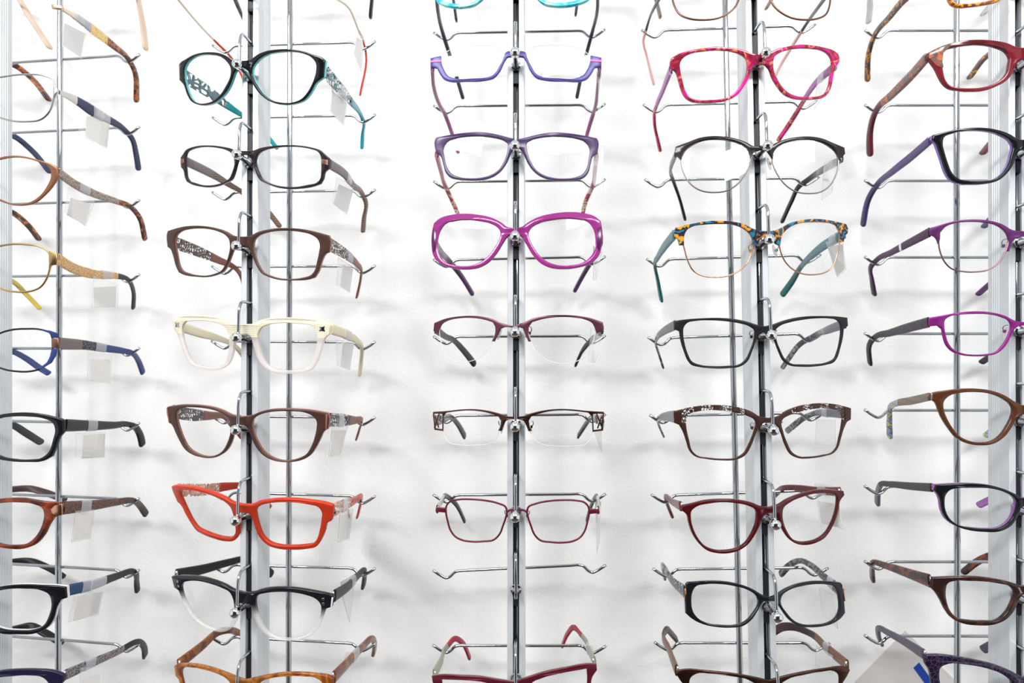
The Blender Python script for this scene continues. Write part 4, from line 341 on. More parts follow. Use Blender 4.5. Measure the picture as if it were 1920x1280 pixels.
{'id':'5h','desc':'dark tortoiseshell rectangular eyeglasses on the rightmost rack','O':(373.9,518.0,1279.0),'E':(0.05,0.0,0.09),'inner':[(8.3,-0.6),(11.0,2.7),(20.2,5.4),(31.8,6.8),(43.1,6.9),(53.0,6.5),(57.8,4.3),(59.0,-0.5),(58.3,-9.7),(55.2,-17.6),(50.3,-22.0),(41.6,-23.8),(31.6,-23.9),(21.3,-23.1),(14.8,-17.8),(10.2,-9.8)],'mat':'tortdark','t':3.4,'style':'ring','outer':[(0.0,3.1),(1.5,3.3),(9.7,6.0),(22.9,8.9),(36.9,10.4),(50.5,9.9),(61.5,9.0),(68.1,8.3),(69.2,0.3),(66.2,-2.9),(62.6,-8.7),(58.9,-16.4),(54.0,-22.8),(46.6,-26.2),(35.3,-27.3),(23.8,-26.4),(14.7,-22.4),(8.1,-15.2),(4.8,-7.2),(2.1,-3.3),(0.0,-3.1)],'th':(10.5,8,5,7),'tt':3,'TR':[(99.5,17.7,-1.6,0.0),(97.5,45.4,-4.4,0.44),(94.4,85.1,-8.0,1.0),(82.3,97.2,-5.7,1.281),(71.7,104.2,-8.0,1.474),(65.4,107.6,-10.6,1.582),(54.8,112.1,-17.7,1.759),(40.7,115.4,-31.0,2.0)],'SR':[('temple',2,'tortdark2')],'TL':[(-68.0,9.6,4.3,0.0),(-64.3,39.2,-1.0,0.37),(-60.0,74.9,-7.5,0.764),(-57.5,98.5,-12.9,1.0),(-49.5,112.4,-25.2,1.41),(-42.6,122.5,-39.7,2.0)],'SL':[('temple',2,'tortdark2')]},
{'id':'5i','desc':'dark purple scroll-patterned eyeglasses at the foot of the rightmost rack','O':(371.6,518.0,1207.8),'E':(0.05,0.0,0.09),'inner':[(9.6,0.8),(16.2,7.4),(29.1,12.5),(44.2,14.9),(57.6,14.6),(62.4,11.6),(63.3,5.5),(61.0,-4.9),(53.7,-13.6),(39.0,-17.0),(25.1,-15.0),(14.8,-8.4)],'mat':'purplescroll','t':3.4,'style':'ring','outer':[(0.0,4.6),(9.6,10.1),(22.8,15.3),(35.5,18.3),(49.1,20.3),(63.6,21.4),(72.5,20.4),(73.1,14.0),(70.1,8.9),(68.2,-2.8),(63.4,-13.0),(53.7,-18.9),(37.7,-20.7),(23.8,-19.0),(12.1,-13.6),(4.1,-5.8),(0.0,-4.6)],'th':(8.5,7,5,8.5),'tt':3,'TR':[(98.6,17.4,12.0,0.0),(97.1,45.5,5.6,0.443),(94.4,85.2,-5.0,1.0),(84.5,99.6,-10.8,1.365),(70.3,110.2,-22.8,1.749),(59.0,113.7,-31.5,2.0)],'SR':[('temple',2,'purplegrey2')],'TL':[(-71.9,10.4,19.4,0.0),(-62.5,47.7,11.5,0.463),(-54.4,82.7,3.0,0.842),(-50.8,98.5,-0.9,1.0),(-42.2,113.4,-14.7,1.447),(-33.7,122.3,-27.2,2.0)],'SL':[('temple',2,'purplegrey2')]},
{'id':'1a','desc':'rimless eyeglasses with glittering gold and tortoiseshell temple on the leftmost rack','O':(-487.1,518.0,1763.9),'E':(0.06,0.0,-0.1),'inner':[(9.8,-0.7),(11.4,10.5),(20.2,16.8),(44.9,18.8),(64.8,15.0),(70.8,6.1),(71.6,-1.8),(70.7,-10.9),(68.3,-22.3),(63.9,-28.6),(51.8,-30.4),(35.8,-29.3),(19.2,-23.9),(12.0,-13.3)],'mat':'gold','t':1.2,'style':'rimless','endp':[(71.0,-3.5),(79.3,-4.4),(79.2,-8.1),(71.4,-7.3)],'th':(3.5,10,5.5,7.5),'tt':2.4,'TR':[(78.1,10.7,-6.3,0.0),(77.4,24.1,-5.7,0.169),(74.4,51.5,-7.0,0.493),(71.0,78.3,-8.6,0.782),(67.3,100.3,-10.7,1.0),(65.9,110.2,-17.2,1.268),(57.4,123.8,-45.7,2.0)],'SR':[('temple',0.2,'champagne'),('temple_inlay',0.4,'filmgrey'),('temple_inlay',0.65,'glitter'),('temple_tip',2,'torttemple2')],'TL':[(-103.2,17.7,13.0,0.0),(-93.3,46.3,3.0,0.451),(-78.6,85.8,-6.8,1.0),(-62.2,101.0,-8.4,1.362),(-51.5,108.7,-18.4,1.613),(-35.2,114.8,-42.1,2.0)],'SL':[('temple',0.2,'champagne'),('temple_inlay',0.4,'filmgrey'),('temple_inlay',0.65,'glitter'),('temple_tip',2,'torttemple2')]},
{'id':'1b','desc':'thin silver wire-rim eyeglasses with broad navy temple on the leftmost rack','O':(-484.4,518.0,1691.5),'E':(0.06,0.0,-0.1),'inner':[(72.6,-1.5),(71.6,3.0),(65.3,6.3),(50.1,7.6),(34.1,6.4),(17.3,2.5),(10.9,-5.1),(11.9,-15.3),(19.1,-24.7),(33.3,-30.7),(49.2,-32.3),(61.3,-30.4),(67.9,-24.1),(71.3,-15.1)],'mat':'silver','t':1.2,'style':'wire','bridge':[(11.6,-2.9),(7.2,-0.4),(3.4,0.2),(0.0,0.5)],'endp':[(72.4,-3.2),(75.7,-4.6),(75.2,-8.2),(71.7,-13.9)],'th':(4,11,5.5,7),'tt':2.6,'TR':[(74.5,9.9,-6.5,0.0),(73.4,25.0,-6.2,0.19),(69.8,52.7,-8.4,0.515),(67.5,74.8,-9.1,0.751),(63.9,99.9,-11.4,1.0),(63.7,109.1,-16.6,1.241),(60.1,118.8,-28.5,1.594),(58.7,124.0,-44.9,2.0)],'SR':[('temple',0.25,'silver'),('temple_inlay',0.55,'navymatte'),('temple_inlay',0.75,'filmgrey'),('temple_tip',2,'navymatte')],'TL':[(-106.1,18.6,7.2,0.0),(-94.4,47.3,-0.3,0.456),(-78.6,85.7,-8.3,1.0),(-63.1,100.1,-10.1,1.339),(-51.6,108.4,-22.0,1.611),(-34.8,114.6,-45.9,2.0)],'SL':[('temple',0.25,'silver'),('temple_inlay',0.55,'navymatte'),('temple_inlay',0.75,'filmgrey'),('temple_tip',2,'navymatte')]},
{'id':'1c','desc':'brown and orange metal eyeglasses with taupe patterned temple on the leftmost rack','O':(-481.6,518.0,1614.5),'E':(0.06,0.0,-0.1),'inner':[(69.6,0.8),(68.1,5.2),(59.7,9.1),(44.3,12.9),(29.4,11.7),(16.1,7.0),(10.9,-0.7),(12.0,-9.7),(19.1,-17.8),(27.4,-22.0),(40.1,-26.1),(52.4,-24.5),(61.2,-18.4),(66.7,-10.5),(69.5,-3.7)],'mat':'orangemetal','t':1.5,'style':'ring','outer':[(0.0,2.0),(6.0,2.9),(14.9,8.2),(27.1,13.2),(44.4,14.5),(60.8,10.6),(70.3,7.5),(74.9,4.7),(75.1,-3.1),(71.5,-10.5),(65.5,-17.8),(56.8,-25.1),(41.2,-27.6),(27.4,-23.9),(17.9,-20.0),(10.7,-12.0),(7.1,-5.1),(4.6,-2.7),(0.0,-2.0)],'th':(8.5,8,5,7),'tt':2.2,'TR':[(73.9,9.9,0.8,0.0),(71.1,29.8,-4.4,0.253),(69.2,52.6,-7.7,0.517),(67.9,83.5,-9.2,0.838),(67.1,100.3,-10.2,1.0),(67.0,113.0,-17.8,1.349),(64.7,124.9,-41.0,2.0)],'SR':[('temple',0.85,'taupepat'),('temple_tip',2,'torttemple2')],'TL':[(-109.9,20.1,6.5,0.0),(-96.2,49.0,-0.9,0.468),(-78.7,85.8,-7.7,1.0),(-66.0,101.9,-11.9,1.405),(-57.5,109.3,-22.5,1.678),(-46.8,113.8,-39.4,2.0)],'SL':[('temple',0.85,'taupepat'),('temple_tip',2,'torttemple2')]},
{'id':'1d','desc':'thin gold metal eyeglasses with broad patterned gold temple','O':(-479.1,518.0,1544.6),'E':(0.06,0.0,-0.1),'inner':[(68.7,-2.0),(67.2,2.5),(60.4,7.0),(49.6,8.9),(36.1,9.2),(23.2,6.8),(13.4,1.9),(9.5,-5.8),(11.8,-14.9),(17.7,-22.8),(27.1,-28.0),(39.8,-30.7),(50.9,-30.5),(59.7,-27.2),(65.2,-19.9),(68.0,-11.0)],'mat':'goldmetal','t':1.2,'style':'wire','bridge':[(10.2,-2.5),(6.5,-0.7),(3.3,-0.1),(0.0,0.0)],'endp':[(68.0,3.4),(74.5,1.6),(73.8,-8.2),(69.6,-8.7),(67.9,-11.2)],'th':(10,9,4.8,5.5),'tt':1.8,'TR':[(73.3,9.6,-3.3,0.0),(70.2,30.0,-9.4,0.259),(68.4,52.8,-12.1,0.522),(66.6,82.4,-11.2,0.83),(65.0,99.9,-13.3,1.0),(59.6,113.7,-23.5,1.402),(51.3,123.5,-41.9,2.0)],'SR':[('temple',0.85,'goldpat'),('temple_tip',2,'creamdark')],'TL':[(-109.6,19.8,1.8,0.0),(-95.9,48.9,-4.7,0.47),(-78.7,85.7,-9.6,1.0),(-66.7,100.9,-12.0,1.378),(-58.0,109.4,-25.9,1.692),(-46.3,113.7,-41.0,2.0)],'SL':[('temple',0.85,'goldpat'),('temple_tip',2,'honey')]},
{'id':'1e','desc':'thin black wire eyeglasses with navy side pieces on the leftmost rack','O':(-474.9,518.0,1471.3),'E':(0.06,0.0,-0.1),'inner':[(68.6,2.8),(67.1,7.3),(59.8,10.5),(47.9,11.3),(34.4,10.4),(22.7,6.5),(15.4,-0.1),(13.9,-9.0),(18.5,-18.0),(26.7,-21.9),(39.3,-24.2),(49.3,-24.3),(58.0,-22.2),(64.5,-17.2),(67.9,-8.3)],'mat':'blackwire','t':1.2,'style':'wire','bridge':[(14.7,-2.3),(9.2,-0.3),(4.2,0.2),(0.0,0.2)],'endp':[(68.3,3.4),(73.9,3.3),(73.8,-5.3),(68.4,-4.8)],'patch':[('corner_piece',[(60.86,10.68),(67.18,9.74),(73.38,7.45),(73.31,3.66),(69.35,3.48),(67.75,7.06),(61.37,9.56)],'navy'),('corner_piece',[(68.55,-5.44),(72.92,-5.49),(71.46,-11.16),(67.9,-17.26),(59.1,-22.74),(58.05,-21.83),(64.33,-16.77),(67.61,-10.78)],'navy')],'endmat':'tanbrown','th':(9.5,8,5.5,7),'tt':2,'TR':[(72.7,9.5,-0.8,0.0),(71.4,32.1,-2.5,0.28),(69.3,64.9,-6.9,0.648),(67.7,88.4,-10.2,0.887),(66.7,100.1,-12.5,1.0),(61.7,115.3,-21.5,1.443),(59.3,124.7,-34.9,2.0)],'SR':[('temple',0.3,'gunmetal'),('temple_inlay',0.55,'gunridge'),('temple_tip',2,'navy')],'TL':[(-99.8,16.6,0.0,0.0),(-85.4,38.9,-2.8,0.337),(-64.9,71.4,-6.9,0.786),(-54.4,88.1,-10.1,1.0),(-52.1,101.8,-18.0,1.37),(-46.5,111.3,-28.0,1.737),(-38.6,114.9,-34.4,2.0)],'SL':[('temple',0.3,'gunmetal'),('temple_inlay',0.55,'gunridge'),('temple_tip',2,'navy')]},
{'id':'1f','desc':'glossy black plastic eyeglasses on the leftmost rack','O':(-472.2,518.0,1398.3),'E':(0.06,0.0,-0.1),'inner':[(70.8,2.6),(69.3,5.9),(61.6,9.9),(49.8,11.5),(36.5,11.6),(22.7,9.1),(12.9,2.9),(10.3,-4.9),(14.9,-13.8),(24.3,-20.9),(36.9,-23.7),(50.1,-24.3),(59.8,-22.8),(65.7,-17.9),(69.1,-8.5)],'mat':'black','t':3.4,'style':'ring','outer':[(0.0,2.8),(5.6,4.5),(14.3,9.6),(25.1,13.0),(42.2,14.9),(56.3,14.1),(68.9,11.3),(76.1,8.9),(77.3,8.0),(77.4,-1.8),(73.8,-6.4),(71.0,-14.1),(67.8,-21.8),(60.8,-25.6),(49.0,-26.2),(33.4,-25.4),(20.7,-22.6),(11.2,-16.0),(6.5,-8.3),(3.5,-3.9),(0.0,-2.8)],'th':(10.5,9,5.5,8),'tt':3,'TR':[(76.2,11.4,3.3,0.0),(71.9,38.2,-0.9,0.338),(65.7,76.4,-6.4,0.765),(61.9,99.8,-9.1,1.0),(61.3,109.4,-12.9,1.25),(59.3,119.0,-22.5,1.589),(57.7,124.5,-35.0,2.0)],'SR':[('temple',2,'black')],'TL':[(-103.6,18.9,-0.1,0.0),(-94.0,46.3,-2.9,0.437),(-80.4,85.6,-7.2,1.0),(-69.0,101.9,-11.5,1.414),(-60.2,109.4,-21.3,1.692),(-46.7,114.2,-32.2,2.0)],'SL':[('temple',2,'black')]},
{'id':'1g','desc':'brown and amber eyeglasses with rose gold side plaque on the leftmost rack','O':(-471.2,518.0,1327.9),'E':(0.06,0.0,-0.1),'inner':[(63.5,2.4),(62.7,5.9),(55.5,10.1),(43.4,11.6),(29.3,11.2),(16.1,8.0),(8.3,0.9),(9.6,-10.1),(16.9,-18.3),(27.1,-23.0),(38.4,-23.9),(49.5,-22.3),(56.3,-16.9),(61.8,-7.3)],'mat':'amberdark','t':3.4,'style':'ring','outer':[(0.0,3.5),(8.5,7.9),(19.2,12.9),(33.7,15.1),(47.6,15.1),(59.6,12.8),(71.2,11.2),(76.3,11.0),(76.8,0.6),(71.0,-1.3),(67.0,-7.4),(62.9,-15.6),(56.2,-23.1),(46.7,-26.7),(34.2,-26.7),(21.2,-23.8),(12.4,-17.0),(7.3,-8.8),(3.5,-4.1),(0.0,-3.5)],'patch':[('plaque',[(69.59,5.68),(72.47,8.79),(77.98,10.0),(77.8,0.58),(72.95,0.46),(70.42,2.48)],'rosegold')],'th':(11,9,5.5,7),'tt':3,'TR':[(75.6,11.2,5.4,0.0),(72.9,43.8,-1.4,0.404),(70.0,76.4,-7.3,0.762),(68.0,100.2,-12.4,1.0),(62.6,118.2,-24.6,1.549),(62.5,125.1,-34.1,2.0)],'SR':[('temple',0.85,'brownmesh'),('temple_tip',2,'mocha')],'TL':[(-118.0,23.8,-0.3,0.0),(-99.6,52.5,-3.6,0.488),(-79.1,85.9,-5.2,1.0),(-63.9,100.0,-4.7,1.328),(-52.4,107.3,-5.7,1.531),(-42.1,112.1,-10.0,1.698),(-20.9,117.6,-19.3,2.0)],'SL':[('temple',0.85,'brownmesh'),('temple_tip',2,'mocha')]},
{'id':'1h','desc':'black eyeglasses with white edge and denim blue temple','O':(-468.6,518.0,1257.4),'E':(0.06,0.0,-0.1),'inner':[(69.2,2.2),(67.6,7.1),(61.8,10.7),(48.6,12.4),(34.9,12.1),(21.9,8.8),(12.8,0.9),(11.8,-8.8),(18.3,-16.9),(28.4,-20.8),(42.4,-22.1),(54.6,-21.5),(62.5,-18.2),(67.2,-10.1)],'mat':'black','t':4.4,'style':'ring','outer':[(0.0,3.1),(9.9,6.3),(20.5,12.2),(33.5,14.9),(48.7,15.8),(61.9,15.1),(73.5,14.2),(80.4,12.8),(80.8,3.8),(76.4,2.6),(73.1,-3.4),(70.4,-13.0),(65.1,-20.4),(57.2,-24.3),(42.3,-25.2),(26.9,-24.3),(15.3,-19.1),(9.5,-10.3),(5.0,-4.9),(0.0,-3.1)],'mat2':'pearl','th':(9.5,8.5,5.5,6),'tt':3,'TR':[(79.6,12.7,8.6,0.0),(76.0,41.5,1.4,0.365),(70.8,74.7,-4.3,0.739),(67.1,100.3,-9.8,1.0),(65.1,106.0,-14.2,1.152),(56.2,118.0,-28.3,1.576),(52.4,123.7,-40.0,2.0)],'SR':[('temple',0.3,'denim'),('temple_inlay',0.55,'filmgrey'),('temple_tip',2,'mblack')],'TL':[(-120.5,25.2,-2.4,0.0),(-100.5,53.3,-7.1,0.49),(-79.1,85.8,-7.3,1.0),(-63.7,100.4,-5.4,1.341),(-52.7,107.2,-7.0,1.531),(-41.0,112.5,-13.8,1.723),(-22.9,116.9,-26.2,2.0)],'SL':[('temple',0.3,'denim'),('temple_inlay',0.55,'filmgrey'),('temple_tip',2,'mblack')]},
{'id':'1i','desc':'dark purple eyeglasses at the foot of the leftmost rack','O':(-466.2,518.0,1191.7),'E':(0.06,0.0,-0.1),'inner':[(66.2,1.7),(62.7,5.9),(50.9,8.3),(37.4,7.6),(23.2,5.3),(15.7,-0.5),(17.0,-8.7),(25.6,-15.3),(38.1,-19.2),(53.0,-19.3),(62.3,-12.6),(66.4,-4.5)],'mat':'purpledark','t':3.4,'style':'ring','outer':[(0.0,2.8),(12.9,7.7),(26.2,11.6),(40.2,13.1),(56.3,13.0),(70.5,11.1),(77.4,8.0),(77.7,2.5),(74.1,-2.2),(71.3,-11.7),(64.8,-19.6),(52.9,-22.7),(36.7,-21.9),(22.6,-18.1),(12.5,-10.3),(6.6,-4.4),(0.0,-2.8)],'th':(9,7.5,5.5,8),'tt':2.2,'TR':[(76.5,11.4,5.9,0.0),(74.7,40.4,0.4,0.361),(72.5,75.8,-6.5,0.752),(70.5,100.6,-10.5,1.0),(65.8,114.7,-22.3,1.414),(59.6,124.5,-38.4,2.0)],'SR':[('temple',0.8,'metalpat'),('temple_tip',2,'mblack')],'TL':[(-120.0,24.6,-10.7,0.0),(-100.0,53.0,-11.3,0.489),(-79.1,85.8,-7.1,1.0),(-63.5,100.9,-5.9,1.356),(-53.2,107.5,-5.9,1.541),(-41.6,112.7,-14.4,1.741),(-25.0,116.7,-26.3,2.0)],'SL':[('temple',0.8,'metalpat'),('temple_tip',2,'mblack')]},
{'id':'1z','desc':'beige temple tips hanging from above the leftmost rack,rest unseen','O':(-489.8,518.0,1839.8),'E':(0.06,0.0,-0.1),'inner':[(9.7,-1.1),(11.8,4.4),(20.6,7.7),(37.3,8.1),(53.3,6.3),(59.8,1.8),(59.6,-7.3),(56.1,-17.5),(47.0,-22.1),(31.9,-22.3),(18.7,-17.7),(12.1,-9.3)],'mat':'beigetip','t':3.4,'style':'ring','outer':[(0.0,2.6),(7.9,3.0),(18.2,10.2),(37.4,10.8),(55.5,8.5),(66.4,5.3),(66.2,-4.9),(61.8,-8.4),(58.3,-19.2),(48.1,-24.6),(30.7,-24.5),(16.8,-19.3),(9.5,-9.7),(5.8,-4.2),(0.0,-2.6)],'th':(9,7.5,5.5,8),'tt':2.5,'TR':[(65.2,9.0,-0.3,0.0),(73.2,101.8,4.9,1.0),(69.0,113.2,-16.9,1.345),(67.8,120.8,-40.4,1.674),(68.7,123.7,-66.6,2.0)],'SR':[('temple',2,'beigetip')],'TL':[(-95.2,16.4,4.3,0.0),(-93.1,85.5,11.7,1.0),(-74.4,96.8,5.4,1.248),(-50.0,110.3,-35.0,1.725),(-33.5,113.7,-62.4,2.0)],'SL':[('temple',2,'beigetip')]},
{'id':'2z','desc':'black temple tips hanging from above the second rack,rest unseen','O':(-250.0,518.0,1839.6),'E':(0.0,0.0,0.0),'inner':[(8.6,-0.5),(10.2,5.3),(18.1,9.4),(33.7,11.0),(49.1,10.3),(55.7,6.1),(55.8,-3.2),(52.7,-14.0),(44.0,-19.3),(29.7,-20.6),(17.4,-16.8),(11.0,-8.7)],'mat':'mblack','t':3.4,'style':'ring','outer':[(0.0,2.6),(6.8,3.6),(15.8,11.8),(33.6,13.7),(51.2,12.8),(62.1,10.3),(62.3,-0.2),(58.0,-4.2),(54.8,-15.6),(45.1,-21.8),(28.6,-23.0),(15.7,-18.5),(8.8,-9.2),(5.2,-3.9),(0.0,-2.6)],'th':(9,7.5,5.5,8),'tt':2.5,'TR':[(61.1,8.2,5.0,0.0),(81.7,93.5,18.5,1.0),(83.0,104.3,7.6,1.279),(77.5,120.0,-30.9,2.0)],'SR':[('temple',2,'mblack')],'TL':[(-61.1,8.2,7.6,0.0),(-69.4,93.5,22.6,1.0),(-65.7,108.8,3.2,1.417),(-59.8,117.6,-17.1,1.776),(-53.6,120.0,-31.4,2.0)],'SL':[('temple',2,'mblack')]},
{'id':'3z','desc':'dark grey temple tips hanging from above the central rack,rest unseen','O':(-18.4,518.0,1837.1),'E':(0.0,0.0,0.0),'inner':[(8.3,-0.5),(10.0,5.2),(17.8,9.3),(33.4,10.8),(49.0,10.1),(55.8,6.1),(55.7,-3.1),(52.3,-13.8),(43.3,-19.0),(28.8,-20.3),(16.6,-16.5),(10.6,-8.5)],'mat':'slate','t':3.4,'style':'ring','outer':[(0.0,2.6),(6.7,3.6),(15.6,11.5),(33.4,13.5),(51.3,12.6),(62.6,10.3),(62.5,-0.1),(58.0,-4.0),(54.5,-15.3),(44.4,-21.4),(27.7,-22.6),(15.0,-18.2),(8.3,-9.1),(5.0,-3.8),(0.0,-2.6)],'th':(9,7.5,5.5,8),'tt':2.5,'TR':[(61.4,8.2,5.2,0.0),(71.2,93.5,12.2,1.0),(59.4,114.7,-10.8,1.633),(56.3,120.0,-30.5,2.0)],'SR':[('temple',2,'slate')],'TL':[(-61.4,8.2,9.3,0.0),(-74.1,93.5,16.2,1.0),(-68.6,111.9,-6.5,1.525),(-64.8,120.0,-33.9,2.0)],'SL':[('temple',2,'slate')]},
{'id':'4z','desc':'taupe temple tips hanging from above the fourth rack,rest unseen','O':(179.0,518.0,1833.2),'E':(0.0,0.0,0.0),'inner':[(8.1,0.0),(9.6,5.8),(17.0,10.2),(31.9,12.7),(46.7,12.8),(53.1,9.1),(53.2,0.0),(50.1,-10.7),(41.7,-16.3),(28.0,-18.3),(16.3,-15.3),(10.3,-7.7)],'mat':'brownstone','t':3.4,'style':'ring','outer':[(0.0,2.5),(6.4,3.9),(14.8,12.3),(31.8,15.3),(48.8,15.4),(59.4,13.6),(59.5,3.3),(55.3,-0.8),(52.3,-12.1),(42.8,-18.7),(27.0,-20.7),(14.7,-17.1),(8.2,-8.4),(4.9,-3.5),(0.0,-2.5)],'th':(9,7.5,5.5,8),'tt':2.5,'TR':[(58.3,7.7,4.9,0.0),(73.2,93.5,13.3,1.0),(58.1,115.6,-8.6,1.674),(48.9,120.0,-24.2,2.0)],'SR':[('temple',2,'brownstone')],'TL':[(-58.3,7.7,9.6,0.0),(-75.9,93.5,17.4,1.0),(-63.6,113.2,-6.9,1.573),(-59.7,117.0,-15.7,1.746),(-55.3,120.0,-30.7,2.0)],'SL':[('temple',2,'brownstone')]},
{'id':'5z','desc':'clear temple tips with dark marks hanging from above the rightmost rack,rest hidden','O':(391.7,518.0,1830.9),'E':(0.05,0.0,0.09),'inner':[(3.9,-0.3),(5.6,5.0),(13.3,8.7),(28.2,9.8),(42.6,8.8),(48.6,4.9),(48.5,-3.7),(45.4,-13.6),(37.2,-18.2),(23.7,-19.1),(12.0,-15.4),(6.0,-7.8)],'mat':'clearink','t':3.4,'style':'ring','outer':[(0.0,3.2),(2.3,3.5),(11.1,10.8),(28.2,12.3),(44.6,11.0),(54.6,8.5),(54.5,-1.2),(50.5,-4.7),(47.4,-15.1),(38.3,-20.6),(22.6,-21.3),(10.3,-17.0),(3.8,-8.3),(0.0,-3.2)],'th':(9,7.5,5.5,8),'tt':2.5,'TR':[(93.5,15.9,7.5,0.0),(95.6,85.4,1.2,1.0),(75.3,106.3,-15.8,1.575),(57.1,113.5,-38.7,2.0)],'SR':[('temple',2,'clearink')],'TL':[(-70.6,10.1,4.8,0.0),(-63.1,99.9,4.9,1.0),(-54.9,116.0,-16.9,1.5),(-51.9,120.9,-30.0,1.749),(-52.0,123.1,-44.7,2.0)],'SL':[('temple',2,'clearink')]}]
